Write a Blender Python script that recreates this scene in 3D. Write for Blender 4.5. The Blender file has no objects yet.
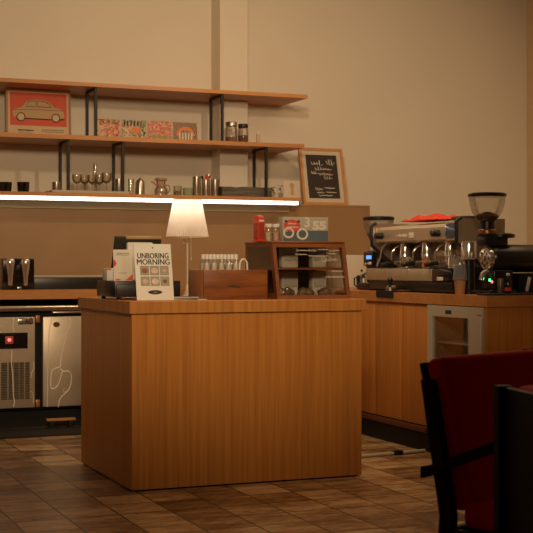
import bpy, bmesh, math, random
from mathutils import Vector, Matrix
random.seed(7)
S = bpy.context.scene
COL = S.collection
PI = math.pi
R = math.radians
# ------------------------------------------------------------------ camera
YAW = R(22.5); CAMZ = 1.124; FPX = 1289.0; CC = 266.5
sn, cs = math.sin(YAW), math.cos(YAW)
cam = bpy.data.cameras.new('camera'); co = bpy.data.objects.new('camera', cam); COL.objects.link(co)
co.location = (0, 0, CAMZ); co.rotation_euler = (R(90), 0, -YAW)
cam.sensor_width = 36; cam.lens = 36 * FPX / 533.0
cam.dof.use_dof = True; cam.dof.focus_distance = 6.9; cam.dof.aperture_fstop = 9.0
S.camera = co
S.view_settings.view_transform = 'Standard'; S.view_settings.look = 'None'
S.view_settings.gamma = 1; S.view_settings.use_curve_mapping = False
S.view_settings.exposure = 0.0

def xat(u, Y):                       # world X seen in column u at depth plane Y
    t = (u - CC) / FPX
    return Y * (sn + t * cs) / (cs - t * sn)
def yat(u, X):                       # world Y seen in column u on the plane X
    t = (u - CC) / FPX
    return X * (cs - t * sn) / (sn + t * cs)
def zat(u, v, Y):
    X = xat(u, Y); d = X * sn + Y * cs
    return CAMZ + (CC - v) * d / FPX

# ------------------------------------------------------------------ materials
MATS = {}
def nodes_of(name):
    m = bpy.data.materials.new(name); m.use_nodes = True
    return m, m.node_tree.nodes, m.node_tree.links, m.node_tree.nodes['Principled BSDF']
def mat(name, col, rough=.5, metal=0, noise=.0, scale=8, bump=0, spec=.5, **kw):
    if name in MATS: return MATS[name]
    m, N, L, b = nodes_of(name)
    b.inputs['Roughness'].default_value = rough; b.inputs['Metallic'].default_value = metal
    b.inputs['Specular IOR Level'].default_value = spec
    tc = N.new('ShaderNodeTexCoord'); nz = N.new('ShaderNodeTexNoise')
    nz.inputs['Scale'].default_value = scale; nz.inputs['Detail'].default_value = 5
    L.new(tc.outputs['Object'], nz.inputs['Vector'])
    mx = N.new('ShaderNodeMix'); mx.data_type = 'RGBA'
    mx.inputs['A'].default_value = (*[c * (1 - noise) for c in col], 1)
    mx.inputs['B'].default_value = (*[min(1, c * (1 + noise)) for c in col], 1)
    L.new(nz.outputs['Fac'], mx.inputs['Factor']); L.new(mx.outputs['Result'], b.inputs['Base Color'])
    if bump:
        bp = N.new('ShaderNodeBump'); bp.inputs['Strength'].default_value = bump; bp.inputs['Distance'].default_value = .01
        L.new(nz.outputs['Fac'], bp.inputs['Height']); L.new(bp.outputs['Normal'], b.inputs['Normal'])
    for k, v in kw.items(): b.inputs[k].default_value = v
    MATS[name] = m; return m
def wood(name, c1, c2, scale=(45, 45, 1.5), rough=.45, spec=.5):
    if name in MATS: return MATS[name]
    m, N, L, b = nodes_of(name)
    b.inputs['Roughness'].default_value = rough; b.inputs['Specular IOR Level'].default_value = spec
    tc = N.new('ShaderNodeTexCoord'); mp = N.new('ShaderNodeMapping'); mp.inputs['Scale'].default_value = scale
    L.new(tc.outputs['Object'], mp.inputs['Vector'])
    n1 = N.new('ShaderNodeTexNoise'); n1.inputs['Scale'].default_value = 1.0; n1.inputs['Detail'].default_value = 8; n1.inputs['Roughness'].default_value = .65
    L.new(mp.outputs['Vector'], n1.inputs['Vector'])
    cr = N.new('ShaderNodeValToRGB'); e = cr.color_ramp.elements
    e[0].position = .32; e[0].color = (*c1, 1); e[1].position = .68; e[1].color = (*c2, 1)
    L.new(n1.outputs['Fac'], cr.inputs['Fac']); L.new(cr.outputs['Color'], b.inputs['Base Color'])
    bp = N.new('ShaderNodeBump'); bp.inputs['Strength'].default_value = .08; bp.inputs['Distance'].default_value = .004
    L.new(n1.outputs['Fac'], bp.inputs['Height']); L.new(bp.outputs['Normal'], b.inputs['Normal'])
    MATS[name] = m; return m
def emit(name, col, strength):
    if name in MATS: return MATS[name]
    m, N, L, b = nodes_of(name)
    b.inputs['Base Color'].default_value = (*[min(1, c) * .5 for c in col], 1)
    b.inputs['Emission Color'].default_value = (*col, 1); b.inputs['Emission Strength'].default_value = strength
    MATS[name] = m; return m
def glassy(name, tint=(.93, .93, .9), gloss=.12, rough=.04, body=0.0, bodycol=(.8, .8, .78)):
    # thin clear pane or vessel: transparent, with a fresnel sheen
    if name in MATS: return MATS[name]
    m, N, L, b = nodes_of(name); N.remove(b); out = N['Material Output']
    tr = N.new('ShaderNodeBsdfTransparent'); tr.inputs['Color'].default_value = (*tint, 1)
    gl = N.new('ShaderNodeBsdfGlossy'); gl.inputs['Roughness'].default_value = rough
    fr = N.new('ShaderNodeLayerWeight'); fr.inputs['Blend'].default_value = .35
    mr = N.new('ShaderNodeMapRange'); mr.inputs['To Min'].default_value = gloss * .4; mr.inputs['To Max'].default_value = min(1, gloss * 4)
    L.new(fr.outputs['Fresnel'], mr.inputs['Value'])
    ms = N.new('ShaderNodeMixShader'); L.new(mr.outputs['Result'], ms.inputs['Fac'])
    L.new(tr.outputs['BSDF'], ms.inputs[1]); L.new(gl.outputs['BSDF'], ms.inputs[2])
    last = ms
    if body:
        df = N.new('ShaderNodeBsdfDiffuse'); df.inputs['Color'].default_value = (*bodycol, 1)
        m2 = N.new('ShaderNodeMixShader'); m2.inputs['Fac'].default_value = body
        L.new(ms.outputs['Shader'], m2.inputs[1]); L.new(df.outputs['BSDF'], m2.inputs[2]); last = m2
    L.new(last.outputs['Shader'], out.inputs['Surface'])
    MATS[name] = m; return m
def print_mat(name, pal, scale=22, kind='voronoi'):       # busy printed picture
    if name in MATS: return MATS[name]
    m, N, L, b = nodes_of(name); b.inputs['Roughness'].default_value = .6
    tc = N.new('ShaderNodeTexCoord')
    if kind == 'voronoi':
        t = N.new('ShaderNodeTexVoronoi'); t.inputs['Scale'].default_value = scale; src = t.outputs['Color']
        nz = N.new('ShaderNodeTexNoise'); nz.inputs['Scale'].default_value = scale * .7
        L.new(tc.outputs['Object'], nz.inputs['Vector'])
        L.new(nz.outputs['Color'], t.inputs['Vector'])
        t.inputs['Scale'].default_value = 9
    elif kind == 'wave':
        t = N.new('ShaderNodeTexWave'); t.inputs['Scale'].default_value = scale; t.inputs['Distortion'].default_value = 6; t.inputs['Detail'].default_value = 2; src = t.outputs['Fac']
        L.new(tc.outputs['Object'], t.inputs['Vector'])
    else:
        t = N.new('ShaderNodeTexNoise'); t.inputs['Scale'].default_value = scale; t.inputs['Detail'].default_value = 1; src = t.outputs['Fac']
        L.new(tc.outputs['Object'], t.inputs['Vector'])
    cr = N.new('ShaderNodeValToRGB'); cr.color_ramp.interpolation = 'CONSTANT'
    lo, hi = (.36, .66) if kind == 'noise' else (.12, .85)
    while len(cr.color_ramp.elements) < len(pal): cr.color_ramp.elements.new(.5)
    for i, c in enumerate(pal):
        cr.color_ramp.elements[i].position = 0 if i == 0 else lo + (hi - lo) * (i - .5) / (len(pal) - 1)
        cr.color_ramp.elements[i].color = (*c, 1)
    L.new(src, cr.inputs['Fac']); L.new(cr.outputs['Color'], b.inputs['Base Color'])
    MATS[name] = m; return m

# ------------------------------------------------------------------ mesh helpers
def NB(): return bmesh.new()
def box(bm, x0, x1, y0, y1, z0, z1, bev=0, seg=2, M=None):
    r = bmesh.ops.create_cube(bm, size=1)
    vs = r['verts']
    for v in vs:
        v.co = Vector((x0 + (v.co.x + .5) * (x1 - x0), y0 + (v.co.y + .5) * (y1 - y0), z0 + (v.co.z + .5) * (z1 - z0)))
    if bev:
        es = list({e for v in vs for e in v.link_edges})
        rb = bmesh.ops.bevel(bm, geom=es, offset=bev, segments=seg, affect='EDGES', profile=.5)
        vs = list({v for f in rb['faces'] for v in f.verts} | {v for v in vs if v.is_valid})
    if M: bmesh.ops.transform(bm, matrix=M, verts=vs)
    return bm
def lathe(bm, prof, c=(0, 0, 0), n=28, M=None, caps=True):
    rings = []; vs = []
    for r, z in prof:
        ring = [bm.verts.new((r * math.cos(2 * PI * i / n), r * math.sin(2 * PI * i / n), z)) for i in range(n)]
        rings.append(ring); vs += ring
    for a, b in zip(rings, rings[1:]):
        for i in range(n): bm.faces.new((a[i], a[(i + 1) % n], b[(i + 1) % n], b[i]))
    if caps:
        if prof[0][0] > 1e-4: bm.faces.new(rings[0][::-1])
        if prof[-1][0] > 1e-4: bm.faces.new(rings[-1])
    MM = Matrix.Translation(c) @ (M or Matrix())
    bmesh.ops.transform(bm, matrix=MM, verts=vs)
    return bm
def cyl(bm, r, z0, z1, c=(0, 0, 0), n=24, M=None, r2=None):
    return lathe(bm, [(r, z0), (r2 if r2 is not None else r, z1)], c, n, M)
def tube(bm, pts, r, n=8, closed=False):
    pts = [Vector(p) for p in pts]; rings = []
    N_ = len(pts); up = Vector((0, 0, 1))
    prev = None
    for i, p in enumerate(pts):
        if closed: t = pts[(i + 1) % N_] - pts[i - 1]
        else: t = pts[min(i + 1, N_ - 1)] - pts[max(i - 1, 0)]
        t.normalize()
        a = prev - t * prev.dot(t) if prev is not None else (up.cross(t) if abs(t.z) < .95 else Vector((1, 0, 0)).cross(t))
        a.normalize(); prev = a; b = t.cross(a)
        rr = r[i] if isinstance(r, (list, tuple)) else r
        rings.append([bm.verts.new(p + (a * math.cos(2 * PI * k / n) + b * math.sin(2 * PI * k / n)) * rr) for k in range(n)])
    prs = list(zip(rings, rings[1:])) + ([(rings[-1], rings[0])] if closed else [])
    for A, B in prs:
        for k in range(n): bm.faces.new((A[k], A[(k + 1) % n], B[(k + 1) % n], B[k]))
    if not closed: bm.faces.new(rings[0][::-1]); bm.faces.new(rings[-1])
    return bm
def prism(bm, pts, d, axis='y', off=0):      # polygon in (a,b) extruded by d ; axis y: (x,z), x: (y,z), z: (x,y)
    def P(a, b, w): return {'y': (a, w, b), 'x': (w, a, b), 'z': (a, b, w)}[axis]
    A = [bm.verts.new(P(a, b, off)) for a, b in pts]; B = [bm.verts.new(P(a, b, off + d)) for a, b in pts]
    n = len(pts)
    bm.faces.new(A); bm.faces.new(B[::-1])
    for i in range(n): bm.faces.new((A[(i + 1) % n], A[i], B[i], B[(i + 1) % n]))
    return bm
def ring_frame(bm, w, h, t, d, x0=0, z0=0, y0=0):     # rectangular frame, one connected piece, in the XZ plane
    o = [(x0, z0), (x0 + w, z0), (x0 + w, z0 + h), (x0, z0 + h)]
    i = [(x0 + t, z0 + t), (x0 + w - t, z0 + t), (x0 + w - t, z0 + h - t), (x0 + t, z0 + h - t)]
    V = [[bm.verts.new((a, y, b)) for a, b in L] for y in (y0, y0 + d) for L in (o, i)]
    of, inf, ob, ib = V
    for k in range(4):
        j = (k + 1) % 4
        bm.faces.new((of[k], of[j], inf[j], inf[k])); bm.faces.new((ob[j], ob[k], ib[k], ib[j]))
        bm.faces.new((of[j], of[k], ob[k], ob[j])); bm.faces.new((inf[k], inf[j], ib[j], ib[k]))
    return bm
def disc_poly(cx, cz, rx, rz, n=24): return [(cx + rx * math.cos(2 * PI * i / n), cz + rz * math.sin(2 * PI * i / n)) for i in range(n)]
def obj(name, bm, m, parent=None, loc=None, rot=None, smooth=True, ang=35):
    me = bpy.data.meshes.new(name)
    bmesh.ops.recalc_face_normals(bm, faces=bm.faces[:])
    bm.to_mesh(me); bm.free()
    me.materials.append(m)
    if smooth and len(me.polygons):
        me.polygons.foreach_set('use_smooth', [True] * len(me.polygons))
        me.set_sharp_from_angle(angle=R(ang))
    o = bpy.data.objects.new(name, me); COL.objects.link(o)
    if parent: o.parent = parent
    if loc: o.location = loc
    if rot: o.rotation_euler = rot
    return o
def tag(o, label=None, cat=None, group=None, kind=None):
    if label: o['label'] = label
    if cat: o['category'] = cat
    if group: o['group'] = group
    if kind: o['kind'] = kind
    return o
def thing(name, label, cat, loc=(0, 0, 0), rz=0, group=None):
    o = bpy.data.objects.new(name, None); COL.objects.link(o); o.empty_display_size = .05
    o.location = loc; o.rotation_euler = (0, 0, rz)
    return tag(o, label, cat, group)
def dup(root, loc, rz=None, label=None, scale=None):
    def cp(o, par):
        c = o.copy(); COL.objects.link(c)
        if par: c.parent = par
        for ch in kids.get(o, []): cp(ch, c)
        return c
    kids = {}
    for o in bpy.data.objects:
        if o.parent: kids.setdefault(o.parent, []).append(o)
    c = cp(root, None); c.location = loc
    if rz is not None: c.rotation_euler = (0, 0, rz)
    if label: c['label'] = label
    if scale: c.scale = scale
    return c
def struct(name, bm, m, parent=None, smooth=False):
    o = obj(name, bm, m, parent, smooth=smooth)
    if not parent: o['kind'] = 'structure'
    return o
def lettering(name, body, size, m, parent, loc, rot=(PI / 2, 0, 0), ext=.0006, align='CENTER', sx=1.0, bold=0.0):
    cu = bpy.data.curves.new('t', 'FONT'); cu.body = body; cu.size = size; cu.extrude = ext; cu.align_x = align; cu.align_y = 'CENTER'
    cu.offset = bold; cu.resolution_u = 3
    t = bpy.data.objects.new('t', cu); COL.objects.link(t)
    bpy.context.view_layer.update()
    me = bpy.data.meshes.new_from_object(t.evaluated_get(bpy.context.evaluated_depsgraph_get()))
    bpy.data.objects.remove(t); bpy.data.curves.remove(cu)
    me.materials.clear(); me.materials.append(m); me.name = name
    o = bpy.data.objects.new(name, me); COL.objects.link(o)
    o.parent = parent; o.location = loc; o.rotation_euler = rot; o.scale = (sx, 1, 1)
    return o
def scribble(rng, x0, x1, z, h, n):           # a line of joined handwriting as points
    pts = []; m = n * 3; amp = 1; w = abs(x1 - x0) / n
    for i in range(m + 1):
        if i % 3 == 0: amp = rng.choice((.35, .5, .6, 1.0, .45))
        ph = i * 2 * PI / 3 + rng.uniform(-.4, .4)
        pts.append((x0 + (x1 - x0) * i / m + w * .45 * math.cos(ph), z + h * .5 * amp * math.sin(ph) + rng.uniform(-.05, .05) * h))
    return pts

# palette --------------------------------------------------------------
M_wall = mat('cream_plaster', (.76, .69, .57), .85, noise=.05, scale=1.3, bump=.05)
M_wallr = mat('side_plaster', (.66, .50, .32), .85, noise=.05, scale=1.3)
M_ceil = mat('ceiling_paint', (.7, .64, .54), .9, noise=.03)
M_panel = mat('brown_wall_panel', (.33, .195, .085), .55, noise=.20, scale=3.5)
M_rail = mat('olive_rail', (.46, .38, .19), .45, noise=.05)
M_veneer = wood('golden_veneer', (.42, .155, .024), (.62, .255, .050), (42, 42, 1.0))
M_veneer_h = wood('golden_worktop', (.42, .17, .045), (.58, .26, .078), (3, 14, 14))
M_shelf = wood('shelf_board', (.46, .20, .065), (.60, .28, .095), (1.2, 20, 20))
M_dark = mat('toe_kick', (.006, .005, .004), .8, noise=.1)
M_black = mat('black_plastic', (.012, .011, .011), .35, noise=.1)
M_gloss = mat('gloss_black', (.01, .009, .009), .12, noise=.1)
M_iron = mat('black_iron', (.008, .007, .006), .6, noise=.15)
M_steel = mat('brushed_steel', (.55, .50, .43), .30, 1.0, noise=.08, scale=30)
M_steel_d = mat('fridge_steel', (.56, .48, .37), .42, .6, noise=.10, scale=14)
M_chrome = mat('chrome', (.80, .74, .65), .14, .85, noise=.03)
M_white = mat('white_plastic', (.74, .71, .64), .45, noise=.02)
M_paper = mat('cream_paper', (.72, .66, .54), .7, noise=.03)
M_ink = mat('black_ink', (.03, .026, .022), .7)
M_red = mat('red_gloss', (.62, .06, .03), .4, noise=.06)
M_redink = mat('red_ink', (.66, .075, .045), .6, noise=.05)
M_cherry = wood('cherry_wood', (.15, .042, .009), (.27, .085, .020), (2.5, 30, 30), .4)
M_acacia = wood('acacia_wood', (.10, .024, .005), (.34, .115, .028), (2, 9, 22), .4)
M_acacia_l = wood('pale_crate_side', (.42, .17, .07), (.52, .23, .10), (3, 9, 16), .5)
M_glass = glassy('pane_glass', (.95, .94, .92), .09)
M_vessel = glassy('clear_glass', (.95, .93, .89), .16, .05, .04, (.85, .8, .7))
M_clearplastic = glassy('clear_plastic', (.93, .92, .89), .16, .12, .08, (.8, .78, .72))
M_brass = mat('pale_brass', (.72, .57, .40), .35, .35, noise=.04)
M_chalk = mat('chalk', (.80, .76, .66), .9)
M_board = mat('blackboard', (.030, .020, .016), .6, noise=.5, scale=9)
M_redfab = mat('red_upholstery', (.58, .012, .006), .8, noise=.15, scale=60, bump=.05, spec=.12)
M_darkwood = wood('dark_stained_wood', (.008, .0025, .0015), (.018, .006, .003), (18, 18, 2), .6, .15)
M_coffee = mat('coffee_beans', (.035, .014, .006), .5, noise=.5, scale=90, bump=.6)
M_kraft = mat('kraft_paper', (.46, .24, .10), .7, noise=.06)
M_rubber = mat('black_rubber', (.010, .009, .008), .75, noise=.3, scale=60, bump=.4)

# ------------------------------------------------------------------ the room
FW = 9.70                                              # back wall plane
# floor: slate tiles
def floor_mat():
    m, N, L, b = nodes_of('slate_tiles')
    tc = N.new('ShaderNodeTexCoord'); mp = N.new('ShaderNodeMapping'); mp.inputs['Location'].default_value = (.06, .11, 0)
    L.new(tc.outputs['Object'], mp.inputs['Vector'])
    br = N.new('ShaderNodeTexBrick'); br.offset = .0; br.squash = 1
    br.inputs['Scale'].default_value = 1; br.inputs['Brick Width'].default_value = .24; br.inputs['Row Height'].default_value = .24
    br.inputs['Mortar Size'].default_value = .005; br.inputs['Mortar Smooth'].default_value = .2
    br.inputs['Color1'].default_value = (0, 0, 0, 1); br.inputs['Color2'].default_value = (1, 1, 1, 1); br.inputs['Mortar'].default_value = (.5, .5, .5, 1)
    L.new(mp.outputs['Vector'], br.inputs['Vector'])
    n1 = N.new('ShaderNodeTexNoise'); n1.inputs['Scale'].default_value = 5; n1.inputs['Detail'].default_value = 8; n1.inputs['Roughness'].default_value = .7
    mp2 = N.new('ShaderNodeMapping'); mp2.inputs['Scale'].default_value = (.7, 2.2, 1); L.new(tc.outputs['Object'], mp2.inputs['Vector'])
    L.new(mp2.outputs['Vector'], n1.inputs['Vector'])
    ad = N.new('ShaderNodeMath'); ad.operation = 'MULTIPLY_ADD'; ad.inputs[1].default_value = .45
    sub = N.new('ShaderNodeMath'); sub.operation = 'MULTIPLY_ADD'; sub.inputs[1].default_value = 2.0; sub.inputs[2].default_value = -.66
    L.new(n1.outputs['Fac'], sub.inputs[0]); L.new(br.outputs['Color'], ad.inputs[0]); L.new(sub.outputs[0], ad.inputs[2])
    cr = N.new('ShaderNodeValToRGB'); e = cr.color_ramp.elements
    e[0].position = .1; e[0].color = (.045, .020, .008, 1); e[1].position = .95; e[1].color = (.60, .40, .20, 1)
    k = e.new(.38); k.color = (.19, .094, .034, 1); k = e.new(.62); k.color = (.38, .22, .092, 1)
    n3 = N.new('ShaderNodeTexNoise'); n3.inputs['Scale'].default_value = 26; n3.inputs['Detail'].default_value = 6; L.new(mp2.outputs['Vector'], n3.inputs['Vector'])
    a2 = N.new('ShaderNodeMath'); a2.operation = 'MULTIPLY_ADD'; a2.inputs[1].default_value = .8; L.new(n3.outputs['Fac'], a2.inputs[0])
    a3 = N.new('ShaderNodeMath'); a3.operation = 'SUBTRACT'; a3.inputs[1].default_value = .4; L.new(ad.outputs[0], a3.inputs[0]); L.new(a3.outputs[0], a2.inputs[2])
    L.new(a2.outputs[0], cr.inputs['Fac'])
    mx = N.new('ShaderNodeMix'); mx.data_type = 'RGBA'
    L.new(br.outputs['Fac'], mx.inputs['Factor']); L.new(cr.outputs['Color'], mx.inputs['A']); mx.inputs['B'].default_value = (.035, .018, .008, 1)
    L.new(mx.outputs['Result'], b.inputs['Base Color'])
    rr = N.new('ShaderNodeMapRange'); rr.inputs['To Min'].default_value = .16; rr.inputs['To Max'].default_value = .50
    L.new(n1.outputs['Fac'], rr.inputs['Value']); L.new(rr.outputs['Result'], b.inputs['Roughness'])
    bp = N.new('ShaderNodeBump'); bp.inputs['Strength'].default_value = .45; bp.inputs['Distance'].default_value = .006
    h = N.new('ShaderNodeMath'); h.operation = 'SUBTRACT'; L.new(n1.outputs['Fac'], h.inputs[0]); L.new(br.outputs['Fac'], h.inputs[1])
    L.new(h.outputs[0], bp.inputs['Height']); L.new(bp.outputs['Normal'], b.inputs['Normal'])
    return m
XL, XR, YF, ZC = -2.2, 6.52, -2.5, 3.6
b = NB(); box(b, XL, XR, YF, FW, -.1, 0); struct('floor', b, floor_mat())
b = NB(); box(b, XL - .2, XR + .2, FW, FW + .15, -.1, ZC); struct('wall_back', b, M_wall)
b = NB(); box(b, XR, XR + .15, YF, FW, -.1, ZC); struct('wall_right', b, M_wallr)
b = NB(); box(b, XL - .15, XL, YF, FW, -.1, ZC); struct('wall_left', b, M_wall)
b = NB(); box(b, XL - .2, XR + .2, YF - .15, YF, -.1, ZC); struct('wall_front', b, mat('dark_unseen_wall', (.10, .06, .035), .8, noise=.1))  # unseen wall, coloured dark to cut bounce light in the foreground
b = NB(); box(b, XL - .2, XR + .2, YF - .15, FW + .15, ZC, ZC + .1); struct('ceiling', b, M_ceil)
PX0, PX1 = xat(220, 9.5), xat(248, 9.5)
b = NB(); box(b, PX0, PX1, 9.5, FW, 0, ZC, .004); tag(struct('wall_pillar', b, M_wall), kind='structure')
PANX = xat(370, 9.42); PANZ = 1.622
b = NB(); box(b, XL, PANX, 9.42, 9.5, .94, PANZ - .0205, .002); struct('trim_1', b, M_panel)
b = NB(); box(b, XL, PANX, 9.42, FW, PANZ - .02, PANZ, .002); struct('trim_2', b, M_panel)
SHX = 4.10
b = NB(); box(b, XL, SHX - .01, 9.40, 9.42, 1.553, 1.612, .003); struct('trim_3', b, M_rail)

# ------------------------------------------------------------------ pendant lamp and added fill lights
def point(name, loc, energy, col, r=.08):
    l = bpy.data.lights.new(name, 'POINT'); l.energy = energy; l.color = col; l.shadow_soft_size = r
    o = bpy.data.objects.new(name, l); COL.objects.link(o); o.location = loc; return o
WARM = (1, .72, .44)
point('pendant_bulb', (3.25, 7.30, 2.76), 42, WARM, .05)
def area(name, loc, energy, sx, sy, col):
    l = bpy.data.lights.new(name, 'AREA'); l.energy = energy; l.color = col; l.shape = 'RECTANGLE'; l.size = sx; l.size_y = sy
    o = bpy.data.objects.new(name, l); COL.objects.link(o); o.location = loc; return o
area('ceiling_fill_light', (4.8, 6.4, 3.58), 30, 3.0, 2.0, WARM)  # unseen area light, added to fill the right side
def fill_spot(name, loc, energy, ang, tgt, col=WARM, r=.1, blend=.8):
    l = bpy.data.lights.new(name, 'SPOT'); l.energy = energy; l.color = col; l.spot_size = R(ang); l.spot_blend = blend; l.shadow_soft_size = r
    o = bpy.data.objects.new(name, l); COL.objects.link(o); o.location = loc
    o.rotation_euler = (Vector(tgt) - Vector(loc)).to_track_quat('-Z', 'Y').to_euler(); return o
fill_spot('front_fill_spot', (.3, 1.0, 2.95), 760, 42, (3.3, 9.5, 1.75), WARM, .35, .7)  # unseen spot, added as frontal fill for back wall and shelves
fill_spot('island_fill_spot', (2.9, 2.9, 3.4), 105, 30, (2.5, 6.3, .8), WARM, .25, .9)  # unseen narrow spot, added to brighten the island front
W = bpy.data.worlds.new('world'); S.world = W; W.use_nodes = True
W.node_tree.nodes['Background'].inputs[0].default_value = (1, .62, .33, 1); W.node_tree.nodes['Background'].inputs[1].default_value = .05

# ------------------------------------------------------------------ shelves
SY = 9.167
Z1, Z2, Z3 = 2.464, 2.077, 1.659
def shelf_board(top, th, xe, label):
    b = NB()
    yb = FW - .002; yp = 9.498
    prism(b, [(XL + .01, SY), (xe, SY), (xe, yb), (PX1 + .002, yb), (PX1 + .002, yp), (PX0 - .002, yp), (PX0 - .002, yb), (XL + .01, yb)], th, 'z', top - th)
    return tag(obj('wall_shelf', b, M_shelf, smooth=False), label, 'shelf')
shelf_board(Z1, .028, 4.145, 'topmost long wooden wall shelf, nothing standing on it')
shelf_board(Z2, .031, 4.115, 'middle long wooden wall shelf carrying the car picture and colourful cards')
b = NB()
box(b, XL + .01, 4.09, SY, 9.498, PANZ + .0085, Z3, .002)
tag(obj('wall_shelf', b, M_shelf, smooth=False), 'lowest wooden wall shelf with light strip under its front and glassware on it', 'shelf')
# LED strip: profile + diffuser
t = thing('led_strip', 'long glowing white light strip under the lowest wall shelf', 'light', (1.0, SY + .02, PANZ + .008))
b = NB(); box(b, XL - .98, 4.085 - 1.0, .010, .040, -.016, .0, .001); obj('profile', b, M_steel, t)
b = NB(); box(b, XL - .98, 4.070 - 1.0, -.016, .010, -.027, .0, .006); obj('diffuser', b, emit('led_white', (1, .88, .74), 4), t)

def bracket(u, top, bot, label):
    yf, yr = 9.19, 9.455; w = .017
    b = NB()
    pts = [(yf, bot), (yf + w, bot), (yf + w, top - w), (yr - w, top - w), (yr - w, bot), (yr, bot), (yr, top), (yf, top)]
    prism(b, pts, .02, 'x', -.01)
    o = obj('shelf_bracket', b, M_iron, loc=(xat(u, yf), 0, 0), smooth=False)
    return tag(o, label, 'bracket', 'black iron shelf brackets')
bracket(96, Z1 - .0285, Z2 + .0005, 'black iron bracket between the car picture and the first colourful card')
bracket(222.5, Z1 - .0285, Z2 + .0005, 'black iron bracket between the last colourful card and the lidded jars')
bracket(68.5, Z2 - .0315, Z3 + .0005, 'black iron bracket behind the small metal can, left end of the glass tray')
bracket(123, Z2 - .0315, Z3 + .0005, 'black iron bracket beside the steel cup, right end of the glass tray')
bracket(266.5, Z2 - .0315, Z3 + .0005, 'black iron bracket over the crumpled dark box on the lowest shelf')

# ------------------------------------------------------------------ back counter, fridges, mats
CZ = .96; BY = 8.84; RX = 3.88; RYN = 6.16
b = NB()
th = .062
prism(b, [(XL + .01, BY), (RX, BY), (RX, RYN), (RX + .78, RYN), (RX + .78, 9.415), (XL + .01, 9.415)], th, 'z', CZ - th)
tag(obj('worktop', b, M_veneer_h, smooth=False), 'L-shaped wooden worktop along the back wall and the coffee machine', 'worktop')

FX = 1.0
def fridge_pos(u): return xat(u, BY + .03)
fz0, fz1 = .148, .775
t = thing('undercounter_fridge', 'stainless steel undercounter fridge with red display and two doors', 'fridge', (fridge_pos(40), BY + .03, 0))
ox = fridge_pos(40)
b = NB(); box(b, -1.2, fridge_pos(100) - ox, .03, .55, .13, .84, .004); obj('body', b, M_dark, t)
b = NB(); box(b, -1.2, fridge_pos(100) - ox, -.035, .05, .815, .855, .014, 3); obj('top_rail', b, M_steel, t)
b = NB(); box(b, fridge_pos(52) - ox, fridge_pos(100) - ox, -.02, .03, .797, .810, .003); obj('trim_strip', b, M_steel, t)
xa, xb = -1.15, fridge_pos(34.8) - ox
b = NB(); box(b, xa, xb, -.006, .03, fz0, fz1, .005); mp_ = obj('machine_panel', b, M_steel_d, t)
dz1, dz0 = zat(10, 333, BY), zat(10, 349, BY)
b = NB(); box(b, fridge_pos(-30) - ox, fridge_pos(27.5) - ox, -.010, -.004, dz0, dz1, .002); dsp = obj('display', b, M_gloss, mp_)
b = NB(); box(b, fridge_pos(5) - ox, fridge_pos(13) - ox, -.0115, -.0095, zat(9, 344, BY), zat(9, 336.5, BY), .001); obj('red_digits_glow', b, emit('display_dim', (.5, .06, .03), .25), mp_)
b = NB()
cyl(b, .011, 0, .003, (fridge_pos(9) - ox, -.012, zat(9, 340, BY)), 16, Matrix.Rotation(PI / 2, 4, 'X')); obj('red_light', b, emit('red_led', (1, .07, .07), 5), mp_)
for (ua, ub) in ((-12, -2), (1, 7), (8.5, 13), (13.8, 18.5), (19.2, 23.8), (25, 29.5)):
    b = NB()
    xa_, xb_ = fridge_pos(ua) - ox, fridge_pos(ub) - ox
    zt, zb = zat(10, 362.5, BY), zat(10, 400, BY)
    n = 22
    vs = []
    z = zb
    for i in range(n):                                        # pressed louvre ribs, one connected grille
        vs += [(z + (zt - zb) * i / n, -.006), (z + (zt - zb) * (i + .5) / n, -.012)]
    vs.append((zt, -.006))
    A = [b.verts.new((xa_, y, zz)) for zz, y in vs]; B = [b.verts.new((xb_, y, zz)) for zz, y in vs]
    for i in range(len(vs) - 1): b.faces.new((A[i], B[i], B[i + 1], A[i + 1]))
    obj('vent_grille', b, mat('grille_steel', (.20, .16, .12), .5, .6), mp_, smooth=False)
b = NB(); box(b, fridge_pos(17.8) - ox, fridge_pos(33) - ox, -.008, -.005, zat(25, 324.5, BY), zat(25, 319, BY), .001); bd = obj('badge', b, M_steel, mp_)
lettering('badge_lettering', 'EPAC', .055, M_ink, bd, ((fridge_pos(25.5) - ox), -.0085, zat(25, 321.7, BY)), sx=.72, bold=.0012)
xa, xb = fridge_pos(42.6) - ox, fridge_pos(96) - ox
b = NB(); box(b, xa, xb, -.012, .03, fz0, fz1, .006); dr = obj('door', b, M_steel_d, t)
b = NB(); prism(b, disc_poly(fridge_pos(56) - ox, zat(56, 324.6, BY), .024, .018, 18), .004, 'y', -.0155); obj('oval_badge', b, mat('badge_gold', (.14, .075, .025), .4, .5), dr)
M_streak = mat('reflection_streak', (.90, .84, .72), .35, .1, noise=.1)  # bright light reflections on the steel, shaped as pale raised tubes
def fp_(u, v): return (fridge_pos(u) - ox, zat(u, v, BY + .02))
def smooth_pts(P, k=4):
    out = []
    for i in range(len(P) - 1):
        p0, p1, p2, p3 = P[max(i - 1, 0)], P[i], P[i + 1], P[min(i + 2, len(P) - 1)]
        for q in range(k):
            t_ = q / k
            out.append(tuple(.5 * (2 * p1[c] + (p2[c] - p0[c]) * t_ + (2 * p0[c] - 5 * p1[c] + 4 * p2[c] - p3[c]) * t_ ** 2 + (3 * p1[c] - p0[c] - 3 * p2[c] + p3[c]) * t_ ** 3) for c in (0, 1)))
    return out + [P[-1]]
def streak(parent, y, P, r=.0034):
    b = NB(); tube(b, [(a, y, z) for a, z in smooth_pts([fp_(*p) for p in P])], r, 6); obj('reflection_streak', b, M_streak, parent)
streak(dr, -.012, [(51.5, 317.5), (50, 325), (48.6, 332), (48.6, 345), (47.5, 360), (47, 380), (47, 407)], .0028)
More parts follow.
